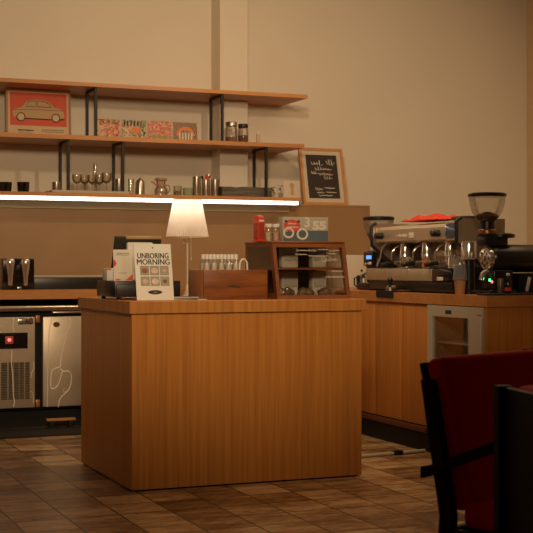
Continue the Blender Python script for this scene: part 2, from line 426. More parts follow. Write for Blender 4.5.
streak(dr, -.012, [(69.8, 317.5), (69.2, 326), (65.5, 333), (64, 341), (62, 350), (60.5, 358), (60, 367)], .004)
streak(dr, -.012, [(60, 367), (56, 368), (51.5, 371), (50.2, 380), (50.5, 387.5), (54, 388.5), (58, 384), (60.5, 376), (62, 371)], .004)
streak(dr, -.012, [(60, 369), (63.5, 371.5), (67, 371), (70.4, 374), (70.6, 382), (68.6, 389), (64, 394), (59.5, 399), (57.8, 407)], .004)
streak(dr, -.012, [(64.4, 388.5), (62.8, 390), (63.6, 392), (65, 391.6)], .002)
streak(mp_, -.006, [(14, 317.5), (12.6, 324), (13.4, 332)], .004)
streak(mp_, -.0125, [(11.6, 350.5), (10.8, 360), (12, 372), (12.6, 385), (13, 396), (14, 402), (13, 407)], .004)
streak(mp_, -.006, [(33.4, 362), (33.6, 368), (31.4, 373), (30.6, 378)], .0026)
streak(mp_, -.006, [(30.4, 391), (32.6, 393), (33.2, 398), (33, 403)], .0026)
# hinges
for zz in (.735, .150):
    b = NB(); box(b, fridge_pos(35.5) - ox, fridge_pos(39.8) - ox, -.01, .03, zz, zz + .05, .003); obj('hinge', b, mat('copper_hinge', (.42, .19, .07), .4, .6), t)

b = NB(); box(b, XL + .02, RX + .0, BY + .10, 9.41, 0, .12); tag(obj('plinth', b, M_dark), 'black recessed plinth below the fridges along the back counter', 'plinth')
b = NB(); box(b, XL + .3, 3.3, 8.42, 8.82, .0, .014, .004); tag(obj('rubber_mat', b, M_rubber), 'long black rubber floor mat in front of the steel fridges', 'mat')
# cabinet body between fridge and corner
b = NB(); box(b, fridge_pos(101), RX - .001, BY + .03, 9.40, .13, CZ - th - .001, .002); tag(obj('cabinet', b, M_veneer), 'wooden base cabinet behind the island, right of the steel fridges', 'cabinet')
t = thing('foot_rail', 'thin pale wooden rail on dark feet under the steel fridge door', 'rail', (xat(47, 8.75), 8.75, 0.0145))
rl = xat(76, 8.75) - xat(47, 8.75)
b = NB(); box(b, 0, rl, 0, .04, .045, .062, .003); obj('rail', b, M_acacia_l, t)
for fx in (.02, rl - .05):
    b = NB(); box(b, fx, fx + .03, .005, .035, 0, .0445, .002); obj('foot', b, M_dark, t)

# right counter: cabinets with doors, glass-door fridge, end panel
def yr(u): return yat(u, RX)
t = thing('base_cabinet', 'wooden base cabinet with plain doors under the coffee machine', 'cabinet', (RX, yr(401), 0))
oy = yr(401)
b = NB(); box(b, .03, .72, yr(427) - oy + .01, BY - oy + .5, .155, CZ - th - .001, .002); obj('body', b, M_veneer, t)
for ua, ub in ((426.5, 401.6), (400.8, 374.4), (373.8, 352), (351.4, 333)):
    b = NB(); box(b, .008, .029, yr(ua) - oy + .002, yr(ub) - oy - .002, .157, CZ - th - .022, .002); obj('door', b, M_veneer, t)
b = NB(); box(b, RX + .012, RX + .70, RYN + .032, BY + .05, 0, .150); tag(obj('plinth', b, M_dark), 'black plinth under the wooden cabinets of the right counter', 'plinth')
b = NB(); box(b, RX - .012, RX + .011, yr(427), BY - .1, .118, .150, .002); tag(obj('skirting_strip', b, wood('reddish_strip', (.10, .03, .01), (.15, .05, .016), (20, 2, 20))), 'thin reddish skirting strip along the foot of the right cabinets', 'skirting')
ye = yr(485)
b = NB(); box(b, RX + .006, RX + .76, RYN + .012, RYN + .030, .0, CZ - th - .001, .002); tag(obj('end_panel', b, M_veneer), 'wooden end panel of the right counter facing the dining area', 'panel')
# wine-cooler style fridge
t = thing('glass_door_fridge', 'small white framed glass door fridge under the right counter', 'fridge', (RX, (yr(427.5) + yr(485.5)) / 2, 0))
oy = (yr(427.5) + yr(485.5)) / 2
ya, yb = RYN + .026 - oy, yr(427.8) - oy
FZ0, FZ1 = .17, .893
b = NB(); box(b, .035, .60, ya + .03, yb, FZ0, FZ1, .003)
M_fr = mat('warm_white_enamel', (.50, .46, .37), .45, noise=.02)
b.free(); b = NB()
# open carcass: back, sides, top, bottom as one shell
def shell(b, x0, x1, y0, y1, z0, z1, t_):
    o = [(y0, z0), (y1, z0), (y1, z1), (y0, z1)]; i = [(y0 + t_, z0 + t_), (y1 - t_, z0 + t_), (y1 - t_, z1 - t_), (y0 + t_, z1 - t_)]
    of = [b.verts.new((x0, *p)) for p in o]; inf = [b.verts.new((x0, *p)) for p in i]
    ob = [b.verts.new((x1, *p)) for p in o]; ib = [b.verts.new((x1 - t_, *p)) for p in i]
    for k in range(4):
        j = (k + 1) % 4
        b.faces.new((of[k], of[j], inf[j], inf[k])); b.faces.new((of[j], of[k], ob[k], ob[j])); b.faces.new((inf[k], inf[j], ib[j], ib[k]))
    b.faces.new(ib); b.faces.new(ob[::-1])
shell(b, .02, .60, ya + .02, yb, FZ0, FZ1, .03)
obj('body', b, mat('fridge_interior', (.22, .17, .11), .6), t, smooth=False)
b = NB()
# door frame: ring in the YZ plane
def ringyz(b, x0, x1, y0, y1, z0, z1, a, bt, c, d):
    o = [(y0, z0), (y1, z0), (y1, z1), (y0, z1)]; i = [(y0 + a, z0 + bt), (y1 - c, z0 + bt), (y1 - c, z1 - d), (y0 + a, z1 - d)]
    of = [b.verts.new((x0, *p)) for p in o]; inf = [b.verts.new((x0, *p)) for p in i]
    ob = [b.verts.new((x1, *p)) for p in o]; ib = [b.verts.new((x1, *p)) for p in i]
    for k in range(4):
        j = (k + 1) % 4
        b.faces.new((of[k], of[j], inf[j], inf[k])); b.faces.new((ob[j], ob[k], ib[k], ib[j]))
        b.faces.new((of[j], of[k], ob[k], ob[j])); b.faces.new((inf[k], inf[j], ib[j], ib[k]))
gy0, gy1 = yr(469) - oy, yr(432.5) - oy
ringyz(b, -.004, .019, ya + .012, yb, FZ0, FZ1, gy0 - ya - .012, .12, yb - gy1, .065)
dr = obj('door', b, M_fr, t, smooth=False)
b = NB(); box(b, .006, .010, gy0 - .005, gy1 + .005, FZ0 + .115, FZ1 - .060); obj('pane', b, M_glass, dr)
b = NB(); box(b, -.006, -.0035, yr(452) - oy, yr(446) - oy, FZ1 - .047, FZ1 - .025, .001); obj('badge', b, M_ink, dr)
b = NB(); box(b, -.006, -.0035, ya + .03, ya + .07, FZ1 - .045, FZ1 - .037, .001); obj('red_mark', b, M_redink, dr)
b = NB(); box(b, -.010, -.0035, ya + .016, ya + .030, FZ0 + .2, FZ1 - .06, .003); obj('handle', b, M_fr, dr)
b = NB(); box(b, .05, .54, ya + .06, yb - .035, .665, .677, .002); obj('shelf', b, M_white, t)
b = NB(); box(b, .05, .54, ya + .06, yb - .035, .42, .432, .002); obj('shelf', b, M_white, t)
gx = oy
for i, (dy, zz, h, r_) in enumerate(((.12, .678, .15, .035), (.04, .678, .13, .04), (-.06, .678, .16, .033))):
    b = NB(); lathe(b, [(r_, 0), (r_, h * .6), (r_ * .4, h * .8), (r_ * .4, h)], n=16)
    tag(obj('bottle', b, mat('dim_bottle', (.22, .16, .10), .3), loc=(RX + .2, oy + dy, zz)), ['leftmost', 'middle', 'rightmost'][i] + ' bottle on the upper shelf inside the glass door fridge', 'bottle', 'bottles inside the glass door fridge')
# cable along the floor
t = thing('floor_cable', 'pale cable lying on the tiles between the island and the right counter', 'cable', (3.4, 6.78, 0))
b = NB(); tube(b, [(-.31, -.05, .011), (-.1, -.02, .011), (.1, .01, .011), (.3, .03, .011), (.47, .06, .011)], .010, 8); obj('cord', b, mat('pale_cable', (.55, .47, .34), .5), t)
b = NB(); box(b, .235, .295, .005, .045, .0, .028, .005); obj('clip', b, M_black, t)

# ------------------------------------------------------------------ the island
IX0, IX1, IY0, IY1, IZ = 1.836, 3.114, 6.186, 7.194, .95
t = thing('island_counter', 'free-standing golden wood veneer island counter in the middle of the bar', 'counter', ((IX0 + IX1) / 2, (IY0 + IY1) / 2, 0))
hx, hy = (IX1 - IX0) / 2, (IY1 - IY0) / 2
b = NB(); box(b, -hx, hx, -hy, hy, .008, IZ - .062, .002); obj('body', b, M_veneer, t, smooth=False)
b = NB(); box(b, -hx - .015, hx + .022, -hy - .015, hy + .015, IZ - .0615, IZ, .002); obj('worktop', b, wood('island_top', (.40, .15, .026), (.58, .25, .056), (42, 42, 1.0)), t, smooth=False)
b = NB(); box(b, -hx + .02, hx - .02, -hy + .02, hy - .02, 0, .008); obj('base', b, M_dark, t, smooth=False)

def X(u, Y): return xat(u, Y)
# cash drawer, terminal, printed cards
CX, CY = 1.838, 6.50
t = thing('cash_drawer', 'low black cash drawer on the left end of the island', 'cash drawer', (CX, CY, IZ))
b = NB(); box(b, .0, .36, .0, .36, .014, .098, .004); obj('body', b, M_black, t)
b = NB(); box(b, .008, .352, -.006, .002, .022, .080, .003); d = obj('drawer', b, mat('drawer_front', (.016, .014, .013), .4), t)
b = NB(); cyl(b, .008, 0, .004, (.30, -.006, .045), 14, Matrix.Rotation(PI / 2, 4, 'X')); obj('lock', b, M_steel, d)
for fx, fy in ((.03, .03), (.33, .03), (.03, .33), (.33, .33)):
    b = NB(); cyl(b, .012, 0, .016, (fx, fy, 0), 12); obj('foot', b, M_rubber, t)
t = thing('payment_terminal', 'till screen seen from behind on a white stand on the cash drawer', 'till', (CX + .165, 6.70, IZ + .098))
M_tan = mat('tan_edge', (.44, .31, .15), .5, noise=.06)
b = NB(); box(b, -.06, .10, -.038, .12, 0, .02, .004); obj('base', b, M_white, t)
b = NB(); box(b, -.060, .085, -.075, -.040, .0, .205, .010, 3); obj('stand', b, M_white, t)
Mx = Matrix.Translation((0, .06, .030)) @ Matrix.Rotation(R(22), 4, 'X')
b = NB(); box(b, -.115, .145, -.012, .012, 0, .222, .004, 2, Mx); sc = obj('screen', b, mat('screen_back', (.028, .026, .018), .4), t)
b = NB(); box(b, -.055, .145, -.0135, .0125, .213, .2245, .002, 2, Mx); obj('top_edge', b, M_tan, t)
t = thing('receipt_printer', 'small white receipt printer with a red edge standing on the cash drawer', 'printer', (X(110, 6.62), 6.60, IZ + .098))
b = NB(); box(b, -.022, .05, 0, .09, 0, .068, .006, 3); obj('body', b, M_white, t)
b = NB(); box(b, -.0215, .0, -.003, .0, .058, .066, .001); obj('red_edge', b, M_redink, t)
# payment card stand : cream card with red accents (code left out)
t = thing('payment_card', 'cream payment card with red corners leaning upright on the cash drawer', 'card', (X(113.5, 6.53), 6.525, IZ + .0985))
cw, chh = .103, .165
t.rotation_euler = (R(-5), 0, 0)
b = NB(); box(b, 0, cw, 0, .004, 0, chh, .0015); obj('card', b, M_paper, t)
b = NB(); prism(b, [(.0, .076), (.010, .078), (.017, .092), (.010, .108), (.0, .112)], .001, 'y', -.0012); obj('red_mark', b, M_redink, t)
b = NB(); prism(b, [(cw, .003), (cw, .034), (cw - .012, .026), (cw - .024, .014), (cw - .040, .003)], .001, 'y', -.0012); obj('red_corner', b, M_redink, t)
b = NB(); prism(b, [(.012, .003), (.040, .003), (.034, .010), (.012, .012)], .001, 'y', -.0012); obj('red_mark', b, M_redink, t)
rng = random.Random(3)
for z in (.146, .137):
    b = NB(); tube(b, [(a, -.0008, z_) for a, z_ in scribble(rng, .018, .085, z, .004, 14)], .0011, 5); obj('writing', b, M_ink, t)
b = NB(); tube(b, [(a, -.0008, z_) for a, z_ in scribble(rng, .03, .07, .042, .003, 10)], .0009, 5); obj('writing', b, M_ink, t)

# white sign
t = thing('counter_sign', 'white UNBORING MORNING sign with six small pictures, leaning on the island top', 'sign', (X(137, 6.36), 6.36, IZ))
t.rotation_euler = (R(-12), 0, 0)
sw, sh = X(174.3, 6.36) - X(137, 6.36), .298
b = NB(); box(b, 0, sw, 0, .006, 0, sh, .002); obj('board', b, mat('sign_white', (.80, .78, .70), .5, noise=.02), t)
for dx_ in (-.0007, .0007):
    lettering('lettering', 'UNBORING', .041, M_ink, t, (sw * .5 + dx_, -.0008, sh * .782), sx=.80)
    lettering('lettering', 'MORNING', .041, M_ink, t, (sw * .5 + dx_, -.0008, sh * .672), sx=.93)
pw, ph = .049, .050
foods = [((.30, .10, .05), .016), ((.66, .52, .40), .018), ((.62, .40, .26), .011), ((.60, .50, .40), .015), ((.70, .60, .50), .018), ((.22, .10, .07), .012)]
for r_ in range(2):
    for c_ in range(3):
        x0 = sw * .13 + c_ * (pw + .004); z0 = sh * .40 - r_ * (ph + .006) + .012
        b = NB(); box(b, x0, x0 + pw, -.0012, .0005, z0, z0 + ph)
        pic = obj('picture', b, mat('picture_ground', (.36, .32, .25), .6, noise=.08), t)
        col, rr = foods[r_ * 3 + c_]
        b = NB(); prism(b, disc_poly(x0 + pw / 2, z0 + ph * .48, rr, rr * .85, 18), .001, 'y', -.0022); obj('food_print', b, mat('food_%d' % (r_ * 3 + c_), col, .6, noise=.3, scale=60), pic)
b = NB(); prism(b, disc_poly(sw * .5, .042, .038, .011, 28), .0012, 'y', -.001); el = obj('oval_label', b, M_ink, t)
lettering('lettering', '----', .018, M_paper, el, (sw * .5, -.0016, .043), sx=.8)
b = NB(); prism(b, disc_poly(sw * .5, sh * .93, .004, .004, 12), .0012, 'y', -.001); obj('hole', b, M_ink, t)

# table lamp
LX, LY = X(187.3, 6.75), 6.75
t = thing('table_lamp', 'slim brass table lamp with pleated white shade and pull chain, lit', 'lamp', (LX, LY, IZ))
b = NB(); lathe(b, [(.034, 0), (.034, .006), (.027, .012), (.027, .020), (.020, .026), (.020, .034), (.013, .042), (.010, .062), (.006, .075)], n=28); obj('base', b, M_brass, t)
b = NB(); cyl(b, .0058, .070, .36, n=14); obj('pole', b, M_brass, t)
def shade_bm():
    b = NB(); n = 120; prof = [(.119, .335), (.077, .545)]
    rings = []
    for k in range(7):
        f = k / 6; r0 = .119 + (.077 - .119) * f; z = .335 + .21 * f
        rings.append([b.verts.new(((r0 + .0012 * (1 if i % 2 else -1)) * math.cos(2 * PI * i / n), (r0 + .0012 * (1 if i % 2 else -1)) * math.sin(2 * PI * i / n), z)) for i in range(n)])
    for A, B in zip(rings, rings[1:]):
        for i in range(n): b.faces.new((A[i], A[(i + 1) % n], B[(i + 1) % n], B[i]))
    return b
m, N, L, pb = nodes_of('pleated_shade'); out = N['Material Output']
df = N.new('ShaderNodeBsdfDiffuse'); df.inputs['Color'].default_value = (.85, .79, .70, 1)
tl = N.new('ShaderNodeBsdfTranslucent'); tl.inputs['Color'].default_value = (.85, .76, .66, 1)
ms = N.new('ShaderNodeMixShader'); ms.inputs[0].default_value = .5
L.new(df.outputs[0], ms.inputs[1]); L.new(tl.outputs[0], ms.inputs[2]); L.new(ms.outputs[0], out.inputs['Surface']); N.remove(pb)
sh_ = obj('lamp_shade', shade_bm(), m, t, smooth=False)
for rr, zz in ((.1195, .337), (.0775, .543)):
    b = NB(); tube(b, [(rr * math.cos(2 * PI * i / 48), rr * math.sin(2 * PI * i / 48), zz) for i in range(48)], .0028, 6, True); obj('shade_trim', b, mat('shade_trim', (.60, .47, .28), .6), sh_)
b = NB(); tube(b, [(-.112, 0, .345), (-.05, 0, .352), (0, 0, .356), (.05, 0, .352), (.112, 0, .345)], .0022, 6); obj('shade_carrier', b, M_brass, t)
b = NB(); lathe(b, [(.012, .36), (.012, .40), (.008, .405)], n=16); obj('socket', b, M_brass, t)
b = NB(); lathe(b, [(.004, .405), (.016, .425), (.022, .45), (.016, .475), (.002, .485)], n=20); obj('bulb', b, emit('bulb_glow', (1, .84, .66), 1.0), t)
b = NB(); tube(b, [(-.020 + .016 * math.cos(2 * PI * i / 24), -.005, .318 + .016 * math.sin(2 * PI * i / 24)) for i in range(24)], .003, 6, True); obj('ring_finial', b, M_brass, t)
b = NB(); tube(b, [(.017, -.01, .345), (.018, -.01, .28), (.018, -.01, .225)], .0016, 6); pc = obj('pull_chain', b, M_brass, t)
b = NB(); lathe(b, [(.0005, .205), (.004, .211), (.003, .225)], (.018, -.01, 0), 10); obj('chain_bead', b, M_brass, pc)
bl = bpy.data.lights.new('lamp_bulb_light', 'POINT'); bl.energy = 1.0; bl.color = (1, .82, .66); bl.shadow_soft_size = .03
bo = bpy.data.objects.new('lamp_bulb_light', bl); COL.objects.link(bo); bo.location = (LX, LY, IZ + .505)
# cable heap and booklets beside the lamp
b = NB(); tube(b, [(-.02, .06, .006), (-.05, .03, .008), (-.03, -.02, .008), (-.06, -.05, .010), (-.09, -.01, .008), (-.07, .05, .008), (-.11, .08, .006)], .005, 8)
tag(obj('lamp_cord', b, mat('cream_cord', (.66, .54, .38), .5), loc=(LX, LY - .02, IZ)), 'cream power cord curled beside the base of the table lamp', 'cord')
for k, (u0, u1, y0, y1, z, lab, rz_) in enumerate(((151, 199, 6.42, 6.52, .0, 'lower dark booklet lying flat in front of the table lamp', 0), (161, 196, 6.43, 6.51, .0085, 'upper dark booklet lying on another in front of the table lamp', -5))):
    t = thing('booklet', lab, 'booklet', (X(u0, 6.45), 6.42, IZ + z), R(rz_), 'dark booklets in front of the lamp')
    w = X(u1, 6.45) - X(u0, 6.45)
    b = NB(); box(b, 0, w, 0, .10, 0, .008, .002); obj('cover', b, M_black, t)
    b = NB(); box(b, .004, w + .001, -.001, .098, .002, .006); obj('pages', b, M_paper, t)
t = thing('paper_slip', 'small white paper slip on the island by the wooden crate corner', 'paper', (X(199, 6.33), 6.33, IZ))
b = NB(); box(b, 0, .045, 0, .03, 0, .004, .001); obj('slip', b, M_paper, t)

# wooden crate with bottles
KX0, KX1, KY = X(204, 6.35), X(267.5, 6.35), 6.35
kw, kd, kh = KX1 - KX0, .25, .156
t = thing('wooden_crate', 'dark brown wooden crate with a small black mark holding bottles on the island', 'crate', (KX0, KY, IZ))
b = NB(); box(b, 0, kw, 0, .014, 0, kh, .002); fp = obj('front_board', b, M_acacia, t)
b = NB(); box(b, 0, kw, kd - .014, kd, 0, kh, .002); obj('back_board', b, M_acacia, t)
b = NB(); box(b, 0, .014, .0142, kd - .0142, 0, kh, .002); obj('side_board', b, M_acacia_l, t)
b = NB(); box(b, kw - .014, kw, .0142, kd - .0142, 0, kh, .002); obj('side_board', b, M_acacia, t)
b = NB(); box(b, .0142, kw - .0142, .0142, kd - .0142, .0, .010); obj('bottom_board', b, M_acacia, t)
b = NB(); tube(b, [(kw * .47 + a, -.0008, kh * .43 + z) for a, z in ((-.032, .004), (-.02, .001), (-.010, .006), (-.004, -.004), (.004, .005), (.012, -.003), (.020, .003), (.026, -.004), (.034, -.001))], [.0028, .004, .003, .0042, .003, .004, .003, .0036, .002], 6); obj('brand_mark', b, M_ink, fp)
M_cap = mat('white_cap', (.74, .71, .66), .4)
def bottle():
    t = thing('water_bottle', '', 'bottle', (0, 0, 0), 0, 'small capped bottles in the crate')
    b = NB(); lathe(b, [(.017, 0), (.0195, .006), (.0195, .10), (.0185, .105), (.0195, .11), (.0195, .172), (.0180, .183), (.0115, .198), (.0100, .205)], n=22); obj('body', b, M_clearplastic, t)
    b = NB(); lathe(b, [(.0120, .203), (.0120, .226), (.011, .229)], n=20); obj('cap', b, M_cap, t)
    b = NB(); lathe(b, [(.0165, .003), (.0185, .01), (.0183, .170), (.0165, .181)], n=20); obj('drink', b, mat('pale_drink', (.66, .58, .46), .3), t)
    b = NB(); lathe(b, [(.0200, .112), (.0200, .150)], n=22, caps=False); obj('label', b, mat('bottle_label', (.50, .38, .26), .5, noise=.5, scale=55), t)
    return t
bt = bottle(); first = True
ordw = ['leftmost', 'second from left', 'third from left', 'fourth from left', 'rightmost']
for row, yy in ((0, .075), (1, .14)):
    for k in range(5):
        x = KX0 + .043 + k * .041 + row * .004
        lab = '%s capped bottle in the %s row of the wooden crate' % (ordw[k], 'front' if row == 0 else 'rear')
        if first: bt.location = (x, KY + yy, IZ + .010); bt['label'] = lab; first = False
        else: dup(bt, (x, KY + yy, IZ + .010), label=lab)
b = NB(); tube(b, [(X(238.5, 6.40) - KX0, .036, .15), (X(239, 6.4) - KX0, .036, .195), (X(241, 6.4) - KX0, .036, .212), (X(244, 6.4) - KX0, .036, .212), (X(246, 6.4) - KX0, .036, .195), (X(246.5, 6.4) - KX0, .036, .15)], .005, 8)
tag(obj('white_strap', b, M_white, loc=(KX0, KY, IZ)), 'white arched strap standing at the right end of the bottle crate', 'strap')

# display case
DX0, DX1, DY = X(276.3, 6.33), 3.112, 6.33
dw, dd, dh, lean = DX1 - DX0, .45, .312, .075
t = thing('display_case', 'reddish wooden pastry case with slanted glass front on the right of the island', 'display case', (DX0, DY, IZ))
w_ = .020
b = NB(); box(b, 0, dw, 0, dd, 0, .014, .002); obj('bottom_board', b, M_cherry, t)
b = NB(); box(b, -.004, dw + .004, lean - .012, dd + .004, dh - .012, dh, .003); obj('top_board', b, M_cherry, t)
Mf = Matrix(((1, 0, 0, 0), (0, 1, lean / dh, 0), (0, 0, 1, 0), (0, 0, 0, 1)))
b = NB(); ring_frame(b, dw, dh - .0145, w_, .016, 0, .0005, -.016); bmesh.ops.transform(b, matrix=Mf, verts=b.verts); fr = obj('front_frame', b, M_cherry, t, smooth=False)
b = NB(); box(b, w_, dw - w_, -.010, -.007, w_, dh - .014 - w_); bmesh.ops.transform(b, matrix=Mf, verts=b.verts); obj('front_pane', b, M_glass, t)
for s, nm in ((0, 'side_frame'), (dw - .016, 'side_frame')):
    b = NB()
    o = [(.001, .0145), (dd, .0145), (dd, dh - .0125), (lean - .004, dh - .0125)]; k = .022
    i = [(.001 + k + .004, .0145 + k * .7), (dd - k, .0145 + k * .7), (dd - k, dh - .0125 - k * .8), (lean + k, dh - .0125 - k * .8)]
    V = [[b.verts.new((x_, y_, z_)) for y_, z_ in Lp] for x_ in (s, s + .016) for Lp in (o, i)]
    of, inf, ob, ib = V
    for q in range(4):
        j = (q + 1) % 4
        b.faces.new((of[q], of[j], inf[j], inf[q])); b.faces.new((ob[j], ob[q], ib[q], ib[j])); b.faces.new((of[j], of[q], ob[q], ob[j])); b.faces.new((inf[q], inf[j], ib[j], ib[q]))
    sf = obj(nm, b, M_cherry, t, smooth=False)
    b = NB(); prism(b, i, .003, 'x', s + .006); obj('side_pane', b, M_glass, sf)
b = NB(); box(b, .017, dw - .017, .060, dd - .02, dh * .50, dh * .50 + .011, .001); obj('shelf', b, M_cherry, t)
b = NB(); box(b, .017, dw - .017, dd - .014, dd - .004, .0145, dh - .0125); obj('back_panel', b, mat('case_back', (.07, .035, .016), .6, noise=.2), t)
rng = random.Random(11)
wr = [(.14, .26, .262, .018), (.27, .33, .268, .014), (.34, .40, .262, .014), (.13, .20, .240, .012), (.21, .33, .232, .014), (.33, .38, .245, .012), (.285, .38, .212, .03), (.34, .41, .150, .012), (.30, .42, .118, .016)]
for x0, x1, z, h in wr:
    b = NB(); pts = scribble(rng, x0 * dw / .44, x1 * dw / .44, z, h, max(6, int((x1 - x0) / .010)))
    tube(b, [(a, -.0112 + z_ * lean / dh, z_) for a, z_ in pts], .0013, 5); obj('white_writing', b, M_chalk, fr)
# contents (they lie in the case, so they are things)
M_bag = glassy('crinkled_bag', (.88, .84, .76), .30, .15, .16, (.62, .52, .40))
M_past = mat('brown_pastry', (.46, .21, .07), .55, noise=.45, scale=35, bump=.4)
def pastry(lab, loc, rz, r=.030, sc=(1.15, .9, .75)):
    t = thing('pastry', lab, 'pastry', loc, rz, 'bagged pastries at the bottom of the case')
    b = NB(); bmesh.ops.create_icosphere(b, subdivisions=3, radius=r)
    for v in b.verts:
        n_ = math.sin(v.co.x * 130) * .12 + math.sin(v.co.y * 110 + 1) * .1
        v.co = Vector((v.co.x * sc[0] * (1 + n_ * .5), v.co.y * sc[1], max(v.co.z, -.6 * r) * sc[2] * (1 + n_) + .6 * r * sc[2]))
    obj('bun', b, M_past, t)
    b = NB(); bmesh.ops.create_icosphere(b, subdivisions=3, radius=r * 1.22)
    rr = random.Random(int(loc[0] * 1000))
    for v in b.verts:
        k = 1 + rr.uniform(-.14, .14)
        v.co = Vector((v.co.x * sc[0] * k * 1.1, v.co.y * sc[1] * k, max(v.co.z * k, -.58 * r) * sc[2] + .6 * r * sc[2]))
    obj('bag', b, M_bag, t, smooth=False)
    return t
names = ['leftmost', 'second from left', 'third from left', 'fourth from left', 'fifth from left', 'rightmost']
for k in range(6):
    pastry('%s bagged pastry on the floor of the wooden display case' % names[k], (DX0 + .060 + k * .0645, DY + .075 + (k % 2) * .07, IZ + .0145), R(25 * k), .029 + .002 * (k % 3 == 1), (1.1, .9, .8))
names = ['left', 'right']
for k, (x0, x1) in enumerate(((.125, .225), (.31, .40))):
    x0 *= dw / .44; x1 *= dw / .44
    for lev in (0, 1):
        z0 = .0145 if lev == 0 else dh * .50 + .0112
        h = .135 if lev == 0 else .118
        t = thing('wrapped_packet', '%s pale wrapped packet standing on the %s of the display case' % (names[k], 'bottom behind the pastries' if lev == 0 else 'upper shelf'), 'packet', (DX0 + x0, DY + .21, IZ + z0), 0, 'pale packets inside the display case')
        b = NB(); box(b, 0, x1 - x0, 0, .05, 0, h, .008, 3)
        rr = random.Random(k * 3 + lev)
        bmesh.ops.subdivide_edges(b, edges=b.edges[:], cuts=2, use_grid_fill=True)
        for v in b.verts: v.co.y += rr.uniform(-.003, .003)
        obj('wrapper', b, mat('pale_wrapper', (.62, .58, .49), .45, noise=.15, scale=20), t)
        b = NB(); box(b, .012, x1 - x0 - .012, -.006, -.001, h * .35, h * .62, .001); obj('label', b, mat('packet_label', (.50, .46, .39), .6, noise=.3, scale=60), t)

# things on top of the case
TZ = IZ + dh
TY = 6.55
t = thing('phone_booth_tin', 'small red telephone box tin on top of the display case', 'ornament', (X(259, TY), TY, TZ), R(18))
b = NB(); box(b, -.026, .026, -.026, .026, 0, .008, .001); obj('plinth', b, M_red, t)
b = NB(); box(b, -.022, .022, -.022, .022, .008, .122, .002); bd = obj('body', b, M_red, t)
M_pane = mat('booth_pane', (.30, .045, .03), .3)
for ax in (0, 1):
    for r_ in range(6):
        for c_ in range(3):
            b = NB(); a0 = -.017 + c_ * .0117; z0 = .016 + r_ * .0145
            if ax == 0: box(b, a0, a0 + .0105, -.0225, -.0215, z0, z0 + .0120)
            else: box(b, -.0225, -.0215, a0, a0 + .0105, z0, z0 + .0120)
            obj('pane', b, M_pane, bd)
b = NB(); box(b, -.018, .018, -.0228, -.021, .107, .118, .0005); obj('sign_band', b, M_paper, bd)
b = NB(); lathe(b, [(.032, .122), (.031, .130), (.024, .138), (.010, .143), (.001, .144)], n=4, M=Matrix.Rotation(PI / 4, 4, 'Z')); obj('roof', b, M_red, t, ang=20)
# jars of sweets
def sweet_jar(u, lab, c):
    t = thing('sweet_jar', lab, 'jar', (X(u, TY - .01), TY - .01, TZ), 0, 'small clear jars beside the red telephone box')
    b = NB(); lathe(b, [(.020, 0), (.022, .004), (.022, .068), (.019, .078)], n=24); obj('body', b, M_vessel, t)
    b = NB(); lathe(b, [(.0198, .078), (.0198, .094), (.017, .096)], n=24); obj('lid', b, M_white, t)
    b = NB(); lathe(b, [(.019, .002), (.020, .006), (.020, .050)], n=20); obj('sweets', b, mat('sweets_' + str(int(u)), c, .5, noise=.7, scale=90, bump=.5), t)
sweet_jar(268.3, 'clear sweet jar with white lid next to the red telephone box', (.62, .50, .38))
sweet_jar(276, 'clear sweet jar with red and white sweets beside the printed carton', (.62, .36, .26))
t = thing('printed_carton', 'grey and blue printed carton with a red oval badge on the display case', 'box', (X(281.5, TY - .02) + .008, TY - .02, TZ))
cw_ = X(327, TY - .02) - X(281.5, TY - .02); ch_ = .136
b = NB(); box(b, 0, cw_, 0, .07, 0, ch_, .002); bx = obj('carton', b, mat('carton_grey', (.44, .41, .34), .6, noise=.08, scale=12), t)
b = NB(); prism(b, [(.002, .002), (cw_ - .002, .002), (cw_ - .002, .062), (cw_ * .62, .060), (cw_ * .40, .072), (.002, .050)], .0008, 'y', -.0008); obj('blue_print', b, mat('blue_print', (.085, .125, .15), .6, noise=.2), bx)
for cx_, cz_, rr in ((.034, .047, .025), (.117, .041, .027)):
    b = NB(); tube(b, [(cx_ + rr * 1.1 * math.cos(a), -.0012, cz_ + rr * math.sin(a)) for a in [2 * PI * i / 26 for i in range(26)]], .0062, 6, True); obj('cup_print', b, M_paper, bx)
lettering('lettering', '3', .075, M_paper, bx, (cw_ * .53, -.0014, .104), bold=.002)
lettering('lettering', '55', .062, M_paper, bx, (cw_ * .80, -.0014, .088), bold=.004, sx=1.35)
b = NB(); prism(b, disc_poly(.054, .088, .050, .034, 30), .0016, 'y', -.003); ov = obj('red_badge', b, M_redink, bx)
rng = random.Random(5)
for z, a0, a1, h in ((.099, .030, .078, .012), (.080, .016, .092, .014)):
    b = NB(); tube(b, [(a, -.0036, z_) for a, z_ in scribble(rng, a0, a1, z, h, 12)], .0022, 6); obj('white_lettering', b, M_paper, ov)
for a0 in (.018, .094):
    b = NB(); prism(b, disc_poly(a0, .112, .009, .006, 12), .001, 'y', -.0038); obj('dark_leaf', b, M_ink, ov)

